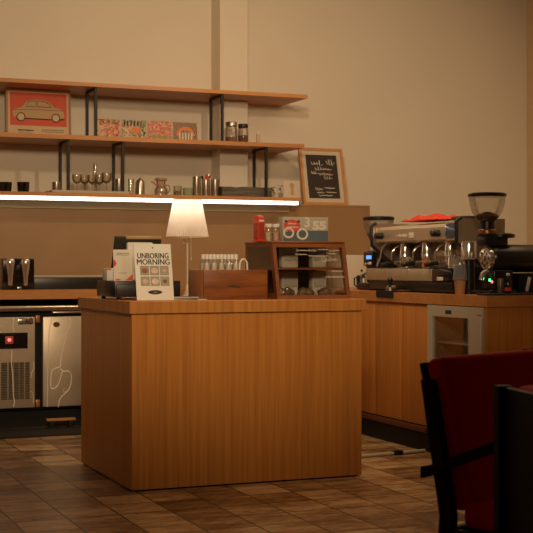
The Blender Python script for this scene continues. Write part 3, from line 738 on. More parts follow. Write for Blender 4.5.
# ------------------------------------------------------------------ shelf things
t = thing('car_poster', 'framed red picture of a beige vintage car standing on the middle shelf', 'picture', (X(6, 9.44), 9.43, Z2 + .0005))
t.rotation_euler = (R(-4), 0, 0)
pw_, ph_ = X(71, 9.44) - X(6, 9.44), .352
b = NB(); ring_frame(b, pw_, ph_, .014, .02); obj('frame', b, mat('poster_frame', (.34, .17, .065), .5, noise=.1), t, smooth=False)
b = NB(); box(b, .013, pw_ - .013, .008, .016, .013, ph_ - .013); bk = obj('print', b, mat('print_paper', (.60, .44, .26), .7, noise=.05), t)
b = NB(); box(b, .032, pw_ - .03, .0068, .0082, .085, ph_ - .02); obj('red_field', b, mat('poster_red', (.60, .10, .055), .7, noise=.1), bk)
sx_ = pw_ / .48
def cc(p): return [(a * sx_, z) for a, z in p]
car = [(.055, .150), (.050, .185), (.060, .205), (.115, .222), (.150, .262), (.185, .280), (.290, .278), (.330, .258), (.352, .228), (.400, .218), (.425, .200), (.430, .160), (.425, .148), (.40, .140), (.08, .140)]
b = NB(); prism(b, cc(car), .0012, 'y', .0052); cr_ = obj('car_print', b, mat('car_beige', (.50, .33, .17), .7, noise=.08), bk)
for pts in ([(.145, .228), (.165, .262), (.190, .271), (.222, .271), (.222, .228)], [(.232, .228), (.232, .271), (.285, .269), (.318, .252), (.334, .228)]):
    b = NB(); tube(b, [(a * sx_, .0048, z) for a, z in pts], .0022, 5, True); obj('window_outline', b, M_ink, cr_)
for cx_ in (.110, .368):
    b = NB(); tube(b, [(cx_ * sx_ + .030 * math.cos(a), .0046, .148 + .030 * math.sin(a)) for a in [2 * PI * i / 24 for i in range(24)]], .0035, 6, True); wl = obj('wheel_print', b, M_ink, cr_)
    b = NB(); prism(b, disc_poly(cx_ * sx_, .148, .026, .026, 20), .0008, 'y', .0042); obj('hub_print', b, mat('hub_cream', (.60, .44, .26), .7), wl)
b = NB(); tube(b, [(.14 * sx_, .0046, .138), (.33 * sx_, .0046, .136)], .004, 6); obj('sill_line', b, M_ink, cr_)
b = NB(); tube(b, [(.40 * sx_, .0046, .138), (.43 * sx_, .0046, .142)], .005, 6); obj('bumper_line', b, M_ink, cr_)
b = NB(); tube(b, [(.06 * sx_, .0046, .200), (.2 * sx_, .0046, .208), (.42 * sx_, .0046, .205)], .0012, 5); obj('body_line', b, M_ink, cr_)
rng = random.Random(4)
for a0, a1, z, h, th_ in ((.085, .200, .052, .018, .0032), (.26, .42, .058, .008, .0018), (.26, .42, .044, .006, .0016), (.09, .19, .036, .004, .0014)):
    b = NB(); tube(b, [(a, .0076, z_) for a, z_ in scribble(rng, a0 * sx_, a1 * sx_, z, h, 14)], th_, 5); obj('caption', b, M_ink, bk)

cards = [(96.5, 121.5, 120.5, 137.5, [(.62, .10, .06), (.10, .13, .05), (.66, .50, .32), (.62, .14, .08), (.55, .42, .26)], 'voronoi', 30, 'colourful card with red and green leaves, leftmost of four on the middle shelf'),
         (122.5, 147.5, 121.5, 139, [(.04, .05, .03), (.52, .46, .32), (.62, .20, .06), (.16, .24, .14), (.60, .5, .34)], 'voronoi', 30, 'colourful card with black stripes and orange shapes, second of four on the middle shelf'),
         (148.5, 173, 122.5, 140, [(.60, .10, .09), (.66, .40, .30), (.60, .08, .07), (.28, .36, .12)], 'noise', 38, 'pink and red patterned card, third of four on the middle shelf'),
         (174, 198.5, 124, 141.5, [(.06, .05, .04), (.62, .50, .34), (.62, .18, .06), (.60, .46, .28), (.08, .06, .04)], 'wave', 14, 'card with orange arc and white stripes, rightmost of four on the middle shelf')]
for k, (u0, u1, v0, v1, pal, kind, sc_, lab) in enumerate(cards):
    Y_ = 9.34; w = X(u1 - .6, Y_) - X(u0 + .4, Y_); h = zat(u0, v0 - 2.2, Y_) - Z2
    t = thing('art_card', lab, 'card', (X(u0, Y_), Y_, Z2 + .0005), 0, 'colourful cards on the middle shelf'); t.rotation_euler = (R(-6), 0, 0)
    b = NB(); box(b, 0, w, 0, .006, 0, h, .001); cd = obj('card', b, print_mat('card_print_%d' % k, pal, sc_, kind), t)
    rr = random.Random(20 + k)
    if k == 0:
        for q in range(7):
            x_, z_ = rr.uniform(.02, w - .03), rr.uniform(.02, h - .03)
            b = NB(); prism(b, [(x_, z_), (x_ + .022, z_ + .006), (x_ + .030, z_ + .026), (x_ + .010, z_ + .016)], .001, 'y', -.001); obj('leaf_print', b, mat('leaf_green' if q % 2 else 'petal_red', (.10, .15, .05) if q % 2 else (.66, .12, .08), .6), cd)
    if k == 1:
        for q in range(6):
            x_ = .012 + q * .026
            b = NB(); prism(b, [(x_, h - .045), (x_ + .010, h - .048), (x_ + .014, h - .004), (x_ + .004, h - .006)], .001, 'y', -.001); obj('stripe_print', b, M_ink, cd)
        b = NB(); prism(b, [(.06, .06), (.12, .052), (.15, .085), (.11, .10), (.08, .095)], .001, 'y', -.001); obj('orange_print', b, mat('orange_print', (.70, .22, .06), .6), cd)
    if k == 2:
        for q in range(3):
            b = NB(); prism(b, disc_poly(.045 + q * .045, .028, .018, .018, 16), .001, 'y', -.001); obj('green_dot', b, mat('dot_green', (.22, .32, .10), .6), cd)
    if k == 3:
        arc = [(w * .5 + .075 * math.cos(a), .045 + .072 * math.sin(a)) for a in [PI * i / 14 for i in range(15)]] + [(w * .5 + .050 * math.cos(a), .045 + .046 * math.sin(a)) for a in [PI - PI * i / 14 for i in range(15)]]
        b = NB(); prism(b, arc, .001, 'y', -.001); obj('orange_arc', b, mat('orange_print', (.70, .22, .06), .6), cd)
        for q in range(5):
            x_ = .040 + q * .024
            b = NB(); prism(b, [(x_, .012), (x_ + .012, .012), (x_ + .014, .07), (x_ + .004, .07)], .001, 'y', -.0018); obj('white_stripe', b, M_paper, cd)

def lidded_jar(u0, u1, v0, Y_, lab, fill, lidm, fillcol):
    r = (X(u1, Y_) - X(u0, Y_)) / 2; h = zat(u0, v0, Y_) - Z2
    t = thing('storage_jar', lab, 'jar', (X((u0 + u1) / 2, Y_), Y_, Z2 + .0005))
    b = NB(); lathe(b, [(r * .95, 0), (r, .006), (r, h * .70), (r * .85, h * .78), (r * .85, h * .80)], n=26); obj('body', b, M_vessel, t)
    b = NB(); lathe(b, [(r * .9, h * .80), (r * .95, h * .82), (r * .95, h * .97), (r * .88, h)], n=26); obj('lid', b, lidm, t)
    b = NB(); lathe(b, [(r * .90, .003), (r * .94, .008), (r * .94, h * fill)], n=24); obj('contents', b, mat('jar_fill_' + str(int(u0)), fillcol, .7, noise=.4, scale=60), t)
lidded_jar(225.5, 237, 122, 9.33, 'clear glass jar with pale lid and brown contents on the middle shelf', .30, M_steel, (.20, .09, .03))
lidded_jar(238.2, 248, 124, 9.33, 'glass jar with black lid and dark brown contents on the middle shelf', .42, M_black, (.10, .035, .012))
t = thing('salt_bottle', 'tiny pale bottle alone at the right on the middle shelf', 'bottle', (X(258, 9.33), 9.33, Z2 + .0005))
b = NB(); lathe(b, [(.014, 0), (.015, .004), (.015, .07), (.009, .082)], n=18); obj('body', b, mat('pale_bottle', (.55, .40, .26), .5), t)
b = NB(); lathe(b, [(.010, .082), (.010, .100), (.008, .102)], n=16); obj('cap', b, M_paper, t)

# lowest shelf
ZB = Z3 + .0005; YS = 9.30
def zt(u, v, Y_=YS): return zat(u, v, Y_) - ZB
for u0, u1, lab in ((-2, 12, 'larger dark tumbler at the far left end of the lowest shelf'), (17, 29.5, 'dark tumbler second from the left end of the lowest shelf')):
    r = (X(u1, YS) - X(u0, YS)) / 2; h = zt(u0, 182)
    t = thing('tumbler', lab, 'glass', (X((u0 + u1) / 2, YS), YS, ZB), 0, 'dark tumblers on the lowest shelf')
    b = NB(); lathe(b, [(r * .9, 0), (r, h), (r * .93, h), (r * .84, .01), (.001, .01)], n=26); obj('glass', b, glassy('smoky_glass', (.30, .22, .14), .2, .05, .2, (.05, .035, .02)), t)
    b = NB(); lathe(b, [(r * .82, .011), (r * .90, h * .62)], n=22); obj('contents', b, mat('dark_drink', (.05, .035, .025), .3), t)
tx0, tx1 = X(51, 9.22), X(128, 9.22)
t = thing('glass_tray', 'long low pale tray under the stemmed glasses on the lowest shelf', 'tray', (tx0, 9.178, ZB))
b = NB(); box(b, 0, tx1 - tx0, 0, .25, 0, .006, .001); obj('base', b, mat('pale_tray', (.50, .43, .32), .5), t)
b = NB(); ringw = [(0, 0), (tx1 - tx0, 0), (tx1 - tx0, .25), (0, .25)]
i_ = [(.006, .006), (tx1 - tx0 - .006, .006), (tx1 - tx0 - .006, .244), (.006, .244)]
V = [[b.verts.new((p[0], p[1], z)) for p in Lp] for z in (.0062, .018) for Lp in (ringw, i_)]
of, inf, ob, ib = V
for q in range(4):
    j = (q + 1) % 4
    b.faces.new((of[q], of[j], inf[j], inf[q])); b.faces.new((ob[j], ob[q], ib[q], ib[j])); b.faces.new((of[j], of[q], ob[q], ob[j])); b.faces.new((inf[q], inf[j], ib[j], ib[q]))
obj('rim', b, mat('pale_tray', (.50, .43, .32), .5), t, smooth=False)
ZT = ZB + .0062
def metal_cup(u0, u1, v0, lab, Y_=9.30, z=ZT, m=None, name='metal_cup', open_=True):
    r = (X(u1, Y_) - X(u0, Y_)) / 2; h = zat(u0, v0, Y_) - z
    b = NB(); prof = [(r * .96, 0), (r, .004), (r, h)] + ([(r * .93, h), (r * .92, .008), (.001, .008)] if open_ else [(r * .9, h + .004)])
    lathe(b, prof, n=26)
    return tag(obj(name, b, m or M_steel, loc=(X((u0 + u1) / 2, Y_), Y_, z)), lab, 'cup')
metal_cup(52, 61, 182, 'small plain steel cup at the left end of the glass tray', 9.24)
metal_cup(114.5, 123.5, 179, 'taller steel cup at the right end of the glass tray', 9.32)
M_stem = glassy('stem_glass', (.93, .89, .82), .22, .06, .07, (.75, .66, .52))
k = 0
sg = None
for u, yy, sc_, lab in ((77, 9.30, 1, 'leftmost stemmed cocktail glass on the pale tray'), (84.5, 9.36, 1.02, 'second stemmed glass from the left on the pale tray, set back'), (92, 9.27, .96, 'third stemmed glass on the pale tray, below the steel stick'),
                   (99.5, 9.36, 1.04, 'fourth stemmed glass on the pale tray, set back'), (106.5, 9.28, 1.1, 'rightmost and largest stemmed glass on the pale tray')):
    if sg is None:
        sg = thing('cocktail_glass', lab, 'glass', (X(u, yy), yy, ZT), 0, 'stemmed glasses on the pale tray')
        b = NB(); lathe(b, [(.030, 0), (.030, .003), (.006, .007), (.0042, .012), (.0042, .060), (.007, .066)], n=22); obj('stem', b, M_stem, sg)
        b = NB(); lathe(b, [(.006, .066), (.022, .075), (.033, .092), (.036, .115), (.034, .138), (.0325, .138), (.0345, .115), (.031, .093), (.020, .078), (.001, .071)], n=26); obj('bowl', b, M_stem, sg)
    else: dup(sg, (X(u, yy), yy, ZT), label=lab, scale=(sc_, sc_, sc_))
yy = 9.40; 
t = thing('bar_stick', 'upright polished steel cylinder behind the stemmed glasses on the tray', 'bar tool', (X(95, yy), yy, ZT))
b = NB(); cyl(b, .004, 0, .125, n=12); obj('stem', b, M_steel, t)
b = NB(); lathe(b, [(.004, .125), (.0135, .130), (.0145, .135), (.0145, zat(95, 164, yy) - ZT - .004), (.012, zat(95, 164, yy) - ZT)], n=20); obj('handle', b, M_chrome, t)
t = thing('drinking_glass', 'plain clear glass between the tray and the steel pot', 'glass', (X(131, YS), YS, ZB))
b = NB(); r = .024; lathe(b, [(r * .85, 0), (r, zt(131, 179)), (r * .93, zt(131, 179)), (r * .8, .008), (.001, .008)], n=24); obj('glass', b, M_vessel, t)
# steel pot with domed lid
t = thing('steel_pot', 'steel coffee pot with domed lid on the lowest shelf', 'pot', (X(140, YS), YS, ZB))
b = NB(); lathe(b, [(.034, 0), (.037, .004), (.034, .092), (.033, .096)], n=28); obj('body', b, M_steel, t)
b = NB(); lathe(b, [(.0305, .0965), (.026, .110), (.012, .120), (.004, .123), (.006, .130), (.001, .134)], n=26); obj('lid', b, M_steel, t)
# coffee dripper / server
t = thing('coffee_server', 'clear glass coffee server with wooden collar on the lowest shelf', 'coffee server', (X(161, YS), YS, ZB)); t.scale = (1.2, 1.1, 1.0)
b = NB(); lathe(b, [(.040, 0), (.043, .006), (.042, .045), (.026, .072), (.030, .10), (.036, .125), (.034, .125), (.028, .10), (.023, .072), (.038, .045), (.039, .008), (.001, .006)], n=30); obj('vessel', b, M_vessel, t)
b = NB(); lathe(b, [(.033, .112), (.0385, .114), (.0385, .130), (.033, .132)], n=28); obj('rim', b, mat('amber_rim', (.36, .22, .10), .4), t)
b = NB(); lathe(b, [(.028, .064), (.030, .067), (.030, .080), (.028, .083)], n=26); obj('collar', b, M_acacia_l, t)
b = NB(); tube(b, [(-.026, 0, .075), (-.050, 0, .098), (-.064, 0, .104)], .0055, 8); obj('spout', b, mat('amber_rim', (.36, .22, .10), .4), t)
b = NB(); tube(b, [(.030, 0, .080), (.056, 0, .076), (.060, 0, .045), (.042, 0, .018)], .0045, 8); obj('handle', b, mat('amber_rim', (.36, .22, .10), .4), t)
for u, m_, lab, r, v in ((177.5, M_vessel, 'clear glass beaker right of the coffee server on the lowest shelf', .033, 186), (187.5, glassy('green_glass', (.72, .84, .62), .18, .05, .45, (.50, .58, .40)), 'pale green glass beside the steel canisters on the lowest shelf', .036, 188)):
    t = thing('beaker', lab, 'glass', (X(u, YS), YS, ZB)); h = zt(u, v)
    b = NB(); lathe(b, [(r * .9, 0), (r, .006), (r, h), (r * .92, h), (r * .9, .008), (.001, .008)], n=24); obj('glass', b, m_, t)
    if m_ is M_vessel:
        b = NB(); lathe(b, [(r * .86, .009), (r * .86, h * .5)], n=20); obj('contents', b, mat('olive_leaves', (.22, .20, .10), .6, noise=.5, scale=60), t)
for u0, u1, v, lab in ((192.5, 200.8, 176.5, 'leftmost of three steel canisters on the lowest shelf'), (202, 210, 180, 'middle of three steel canisters, red spatula standing in it'), (211, 219.5, 179.5, 'rightmost of three steel canisters, next to the crumpled box')):
    metal_cup(u0, u1, v, lab, 9.30, ZB, None, 'steel_canister', True)['category'] = 'canister'
xc_ = X(206, 9.30)
t = thing('spatula', 'red spatula standing in the middle steel canister', 'spatula', (xc_, 9.30, ZB + .009))
b = NB(); tube(b, [(-.006, 0, 0), (.004, 0, .10)], .004, 8); obj('handle', b, M_black, t)
b = NB(); prism(b, [(-.008, .10), (.016, .10), (.024, .128), (.012, .165), (.0, .155), (-.012, .128)], .008, 'y', -.004); obj('blade', b, M_red, t)
t = thing('bar_spoon', 'steel spoon sticking out of the middle canister beside the red spatula', 'spoon', (xc_ + .014, 9.31, ZB + .009))
b = NB(); tube(b, [(-.012, 0, 0), (.010, 0, .13)], .0028, 8); obj('handle', b, M_steel, t)
b = NB(); bmesh.ops.create_icosphere(b, subdivisions=2, radius=.014)
for v in b.verts: v.co = Vector((v.co.x + .016, v.co.y * .35, v.co.z * 1.5 + .150))
obj('bowl', b, M_steel, t)
t = thing('brush', 'black handled brush leaning out of the middle steel canister', 'brush', (xc_ - .012, 9.30, ZB + .009))
b = NB(); tube(b, [(.006, 0, 0), (-.012, 0, .12)], .0035, 8); obj('handle', b, M_black, t)
b = NB(); tube(b, [(-.012, 0, .12), (-.022, 0, .147)], [.006, .010], 8); obj('head', b, M_black, t)
# crumpled dark foil box
t = thing('crumpled_bag', 'long crumpled dark grey bag lying on the lowest shelf', 'bag', (X(220.5, 9.28), 9.24, ZB))
w = X(270, 9.28) - X(220.5, 9.28); h = zt(240, 187.5)
b = NB(); box(b, 0, w, 0, .14, 0, h, 0); bmesh.ops.subdivide_edges(b, edges=b.edges[:], cuts=9, use_grid_fill=True)
rr = random.Random(9)
for v in b.verts:
    if v.co.z > .004: v.co += Vector((rr.uniform(-.004, .004), rr.uniform(-.004, .004), rr.uniform(-.009, .004) if v.co.z > h * .5 else 0))
obj('bag', b, mat('grey_foil', (.11, .095, .075), .45, .1, noise=.3, scale=16), t, ang=80)
def sprig(u, lab, m_, hh, seed):
    rr = random.Random(seed); x_ = X(u, 9.27)
    t = thing('potted_sprig', lab, 'plant', (x_, 9.25, ZB))
    b = NB(); lathe(b, [(.016, 0), (.019, .04), (.017, .04), (.014, .006), (.001, .006)], n=18); obj('glass', b, M_vessel, t)
    b = NB(); tube(b, [(0, 0, .008), (.004, 0, hh * .55), (-.002, 0, hh * .85)], .0022, 6); st = obj('stem', b, m_, t)
    for k in range(9):
        b = NB(); a = rr.uniform(0, 2 * PI); z = hh * rr.uniform(.45, .95); l = .026
        p = Vector((0, 0, z)); d_ = Vector((math.cos(a), math.sin(a) * .6, rr.uniform(-.1, .6))).normalized(); s_ = d_.cross(Vector((0, 0, 1))).normalized() * .007
        n_ = d_.cross(s_).normalized() * .0008
        q = [p, p + d_ * l * .5 + s_, p + d_ * l, p + d_ * l * .5 - s_]
        A = [b.verts.new(c + n_) for c in q]; B = [b.verts.new(c - n_) for c in q]
        b.faces.new(A); b.faces.new(B[::-1])
        for i in range(4): b.faces.new((A[(i + 1) % 4], A[i], B[i], B[(i + 1) % 4]))
        obj('leaf', b, m_, t, smooth=False)
M_leaf = mat('dull_leaf', (.13, .13, .06), .6, noise=.3)
sprig(272, 'small leafy sprig in a glass right of the crumpled bag', M_leaf, .085, 1)
sprig(279.5, 'small leafy sprig in a glass left of the white picture card', M_leaf, .10, 2)
t = thing('picture_card', 'small white card with a faint brown figure on the lowest shelf', 'card', (X(284, 9.36), 9.36, ZB)); t.rotation_euler = (R(-7), 0, 0)
w = X(300.5, 9.36) - X(284, 9.36); h = zt(290, 180.5, 9.36)
b = NB(); box(b, 0, w, 0, .004, 0, h, .001); cd = obj('card', b, mat('card_white', (.64, .55, .42), .7), t)
b = NB(); prism(b, [(w * .42, .03), (w * .62, .03), (w * .60, .08), (w * .68, .115), (w * .5, .135), (w * .36, .115), (w * .44, .08)], .001, 'y', -.001); obj('print', b, mat('faint_print', (.46, .33, .20), .7), cd)
# framed blackboard leaning on the wall, standing on the panel's top
cx0, cx1 = X(303.5, 9.445), X(347, 9.445)
cw_, ch_ = cx1 - cx0, .478
t = thing('chalkboard_menu', 'wood framed chalkboard menu leaning on the wall at the shelf end', 'chalkboard', (cx0, 9.432, PANZ + .0005)); t.rotation_euler = (R(-13), 0, 0)
b = NB(); ring_frame(b, cw_, ch_, .021, .024); obj('frame', b, wood('light_frame', (.50, .21, .065), (.62, .29, .10), (8, 8, 8)), t, smooth=False)
b = NB(); ring_frame(b, cw_ - .042, ch_ - .042, .034, .008, .021, .021, .008); obj('mount', b, mat('pale_mount', (.60, .53, .40), .7), t, smooth=False)
b = NB(); box(b, .054, cw_ - .054, .011, .017, .054, ch_ - .054); bd = obj('blackboard', b, M_board, t)
rng = random.Random(2)
for a0, a1, z, h in ((.085, .17, .350, .060), (.205, .265, .362, .065), (.115, .235, .305, .040), (.085, .125, .272, .055), (.14, .24, .262, .036), (.18, .235, .232, .026), (.10, .155, .136, .034), (.175, .25, .146, .026), (.11, .165, .106, .026), (.185, .255, .110, .026), (.125, .225, .082, .020)):
    b = NB(); tube(b, [(a * cw_ / .34, .0105, z_) for a, z_ in scribble(rng, a0, a1, z, h, max(3, int((a1 - a0) / .018)))], .0025, 5); obj('chalk_writing', b, M_chalk, bd)
for cx_, cz_, rr in ((.24, .27, .022), (.15, .20, .016)):
    b = NB(); prism(b, disc_poly(cx_ * cw_ / .34, cz_, rr, rr * .9, 14), .001, 'y', .0102); obj('red_chalk_patch', b, mat('red_chalk', (.10, .022, .014), .9, noise=.4, scale=30), bd)

# ------------------------------------------------------------------ back counter things
Yc = 9.10
t = thing('cup_dispenser', 'black dispenser with two tapered steel tubes at the left of the back counter', 'dispenser', (X(3, Yc), Yc, CZ + .0005))
w = X(34.5, Yc) - X(3, Yc); h = zat(10, 258.5, Yc) - CZ
b = NB(); box(b, 0, w, 0, .14, 0, h, .008, 3); obj('case', b, M_gloss, t)
for fx in (.22, .70):
    b = NB(); lathe(b, [(.016, .03), (.019, .09), (.030, h * .78), (.033, h * .92), (.026, h * .985), (.012, h)], (w * fx, -.012, 0), 24); obj('tube', b, M_chrome, t)
b = NB(); box(b, w * .45, w * .58, -.012, .0, .004, .02, .002); obj('latch', b, M_steel, t)
x0, x1 = X(33, 9.15), X(140, 9.15)
t = thing('storage_case', 'long low black case with pale top edge at the rear of the back counter', 'case', (x0 + .01, 9.16, CZ + .0005))
b = NB(); box(b, 0, x1 - x0, 0, .22, 0, zat(60, 277.5, 9.16) - CZ, .004); obj('body', b, M_black, t)
b = NB(); box(b, -.002, x1 - x0, -.006, .222, zat(60, 277.5, 9.16) - CZ, zat(60, 275.3, 9.16) - CZ, .002); obj('top_edge', b, mat('pale_edge', (.45, .37, .26), .5), t)
t = thing('white_box', 'plain white box with a small dark catch left of the coffee grinder', 'box', (X(343.5, 8.95), 8.95, CZ + .0005))
w = X(368.5, 8.95) - X(343.5, 8.95); h = zat(350, 255, 8.95) - CZ
b = NB(); box(b, 0, w, 0, .28, 0, h, .005, 2); obj('body', b, mat('white_box', (.60, .54, .43), .5), t)
b = NB(); cyl(b, .009, 0, .006, (w * .72, 0, h * .52), 14, Matrix.Rotation(PI / 2, 4, 'X')); obj('catch', b, M_ink, t)
t = thing('black_pitcher', 'small black jug with pale handle in front of the white box', 'jug', (X(361, 8.4), 8.4, CZ + .0005))
b = NB(); lathe(b, [(.028, 0), (.032, .005), (.034, .09), (.028, .10)], n=24); obj('body', b, M_black, t)
b = NB(); tube(b, [(-.030, -.004, .085), (-.055, -.004, .08), (-.055, -.004, .03), (-.031, -.004, .015)], .006, 8); obj('handle', b, M_black, t)
b = NB(); box(b, -.004, .012, -.036, -.031, .03, .08, .002); obj('label', b, M_paper, t)

# ------------------------------------------------------------------ right counter: grinder, machine, grinder
gx_, gy_ = 4.17, 8.02
t = thing('coffee_grinder', 'black coffee grinder with blue display and clear hopper, left of the espresso machine', 'coffee grinder', (gx_, gy_, CZ + .0005))
b = NB(); box(b, -.12, .12, -.10, .10, 0, .05, .012, 3); obj('base', b, M_black, t)
b = NB(); box(b, -.06, .12, -.085, .085, .05, .275, .018, 3); bd = obj('body', b, M_black, t)
b = NB(); box(b, -.085, -.061, -.07, .07, .165, .265, .006, 2); fp = obj('control_panel', b, M_gloss, bd)
b = NB(); box(b, -.0875, -.0848, -.055, .020, .215, .240, .001); obj('blue_display', b, emit('blue_glow', (.06, .16, 1), 3), fp)
b = NB(); cyl(b, .012, 0, .012, (-.085, .02, .180), 16, Matrix.Rotation(-PI / 2, 4, 'Y')); obj('knob', b, M_chrome, fp)
b = NB(); cyl(b, .010, 0, .012, (-.085, -.045, .185), 16, Matrix.Rotation(-PI / 2, 4, 'Y')); obj('knob', b, M_white, fp)
b = NB(); lathe(b, [(.040, .276), (.045, .30), (.055, .33), (.090, .40), (.104, .44), (.106, .485), (.103, .485), (.101, .44), (.087, .402), (.05, .333)], n=32, caps=False); obj('hopper', b, M_clearplastic, t)
b = NB(); lathe(b, [(.036, .278), (.043, .302), (.053, .332), (.082, .392), (.07, .40), (.02, .405)], n=28); obj('beans', b, M_coffee, t)
b = NB(); lathe(b, [(.108, .486), (.110, .490), (.110, .506), (.100, .512)], n=32); obj('hopper_lid', b, M_black, t)
b = NB(); tube(b, [(-.07, -.05, .13), (-.13, -.05, .115), (-.16, -.05, .10)], .008, 8); obj('portafilter_fork', b, M_steel, t)

# espresso machine (front faces the aisle, -X)
MY0, MY1 = 6.665, 7.79
ML = MY1 - MY0
t = thing('espresso_machine', 'large chrome three-group espresso machine on the right counter', 'espresso machine', (4.24, (MY0 + MY1) / 2, CZ + .0005))
hl = ML / 2
for fx in (-.20, .04):
    for fy in (-hl + .07, hl - .07):
        b = NB(); lathe(b, [(.024, 0), (.022, .010), (.014, .012)], (fx, fy, 0), 18); obj('foot', b, M_black, t)
b = NB(); box(b, -.27, .08, -hl + .02, hl - .02, .0125, .072, .003); obj('base_plate', b, M_black, t)
b = NB(); box(b, -.285, .10, -hl + .245, hl, .0725, .150, .005); tr_ = obj('drip_tray', b, mat('tray_steel', (.50, .41, .29), .33, .35, noise=.15, scale=10), t)
b = NB(); box(b, -.286, .10, -hl, -hl + .240, .0725, .150, .005); sd = obj('black_tray_end', b, M_gloss, t)
b = NB(); box(b, -.2895, -.286, -hl + .10, -hl + .17, .078, .100, .001); obj('white_label', b, M_white, sd)
b = NB()
# grille of the drip tray: one plate with slots' ridges
vs = []
nr = 30
for i in range(nr):
    y0 = -hl + .02 + (ML - .04) * i / nr
    vs += [(y0, .1515), (y0 + .010, .156), (y0 + .020, .156), (y0 + .028, .1515)]
vs.append((hl - .02, .1515))
A = [b.verts.new((-.27, y, z)) for y, z in vs]; B = [b.verts.new((.06, y, z)) for y, z in vs]
for i in range(len(vs) - 1): b.faces.new((A[i], A[i + 1], B[i + 1], B[i]))
obj('drip_grille', b, M_steel, t, smooth=False)
b = NB(); box(b, .061, .078, -hl + .025, hl - .025, .0725, .4265, .004); obj('rear_body', b, mat('machine_back', (.40, .34, .26), .22, .9, noise=.25, scale=9), t)
b = NB(); box(b, .045, .060, -hl + .03, hl - .03, .158, .317, .002); obj('splash_panel', b, mat('splash_steel', (.46, .36, .25), .22, .5, noise=.5, scale=14), t)
# head with rounded front
b = NB(); prism(b, [(-.215, .318), (-.235, .330), (-.240, .405), (-.215, .425), (.03, .450), (.080, .450), (.080, .428), (.0605, .4275), (.0605, .318)], ML - .235, 'y', -hl + .16); hd = obj('head', b, mat('head_steel', (.62, .53, .41), .24, .5, noise=.06, scale=20), t, ang=30)
b = NB(); box(b, -.2425, -.2392, -.015, .045, .345, .380, .001); obj('bright_badge', b, M_white, hd)
rng = random.Random(31)
b = NB(); tube(b, [(-.2405, y_, z_) for y_, z_ in scribble(rng, .20, .07, .362, .022, 10)], .0028, 6); obj('maker_mark', b, M_white, hd)
for y_ in (-hl + .23, hl - .15):
    b = NB(); lathe(b, [(.016, 0), (.022, .006), (.022, .05), (.016, .058)], (-.238, y_, .368), 18, Matrix.Rotation(-PI / 2, 4, 'Y')); obj('steam_knob', b, M_black, hd)
M_sidep = mat('side_panel_steel', (.50, .42, .32), .30, .8, noise=.1)
for s in (-1, 1):
    y0 = -hl if s < 0 else hl - .020
    b = NB(); prism(b, [(-.05, .158), (-.243, .31), (-.243, .43), (-.215, .452), (.085, .452), (.085, .158)], .020, 'y', y0); sp_ = obj('side_panel', b, M_sidep, t, smooth=False)
    b = NB(); tube(b, [(-.06, y0 + .010, .158), (-.246, y0 + .010, .306), (-.248, y0 + .010, .434), (-.215, y0 + .010, .455)], .013, 8); obj('black_edge', b, M_black, sp_)
b = NB(); box(b, -.240, .04, -hl + .0215, -hl + .158, .320, .432, .004); eb = obj('end_block', b, M_chrome, t)
b = NB(); box(b, -.2425, -.2395, -hl + .040, -hl + .145, .332, .424, .001); obj('blue_glass', b, mat('end_glass', (.10, .14, .20), .10, .3), eb)
b = NB(); box(b, -.225, .04, hl - .0735, hl - .0215, .320, .425, .004); obj('end_block', b, mat('head_steel', (.60, .53, .43), .24), t)
for gy in (-.29, 0, .29):
    b = NB(); lathe(b, [(.030, .205), (.036, .212), (.038, .245), (.034, .255), (.034, .317)], (-.135, gy, 0), 24); g = obj('group_head', b, M_chrome, t)
    b = NB(); lathe(b, [(.030, .172), (.036, .178), (.036, .204)], (-.135, gy, 0), 24); pf = obj('portafilter', b, M_chrome, g)
    b = NB(); tube(b, [(-.168, gy, .192), (-.20, gy, .190), (-.225, gy, .186)], [.009, .010, .012], 10); obj('collar', b, M_chrome, pf)
    b = NB(); tube(b, [(-.225, gy, .186), (-.27, gy, .180), (-.315, gy, .172)], [.014, .016, .013], 12); obj('handle', b, M_black, pf)
    b = NB(); tube(b, [(-.135, gy - .018, .172), (-.135, gy - .022, .160)], .007, 8); obj('spout', b, M_chrome, pf)
    b = NB(); tube(b, [(-.10, gy + .07, .318), (-.17, gy + .075, .285), (-.19, gy + .085, .255), (-.185, gy + .09, .21)], .007, 8); obj('water_pipe', b, M_chrome, t)
for s in (-1, 1):
    b = NB(); tube(b, [(-.20, s * (hl - .14), .318), (-.23, s * (hl - .13), .290), (-.235, s * (hl - .11), .22), (-.25, s * (hl - .09), .165)], .006, 8); obj('steam_wand', b, M_chrome, t)
# small things under/near the groups
def wx(dx): return 4.24 + dx
def wy(dy): return (MY0 + MY1) / 2 + dy
for k, (dx, dy, r, h, m_, nm, lab, cat) in enumerate(((-.19, .165, .040, .070, M_chrome, 'milk_jug', 'steel milk jug on the drip tray under the far group', 'jug'),
                                   (-.18, -.07, .028, .055, mat('terracotta', (.45, .14, .05), .5), 'espresso_cup', 'small terracotta coloured cup on the drip tray of the espresso machine', 'cup'),
                                   (-.17, -.40, .042, .080, M_chrome, 'milk_jug', 'steel milk jug at the near end of the drip tray', 'jug'))):
    t2 = thing(nm, lab, cat, (wx(dx), wy(dy), CZ + .1567))
    b = NB(); lathe(b, [(r * .95, 0), (r, .005), (r * .82, h * .8), (r * .9, h), (r * .82, h), (r * .75, h * .8), (r * .85, .008), (.001, .007)], n=24); obj('body', b, m_, t2)
    b = NB(); tube(b, [(r * .1, -r * .9, h * .85), (r * .1, -r * 1.6, h * .75), (r * .1, -r * 1.55, h * .3), (r * .1, -r * .95, h * .2)], .004, 8); obj('handle', b, m_, t2)
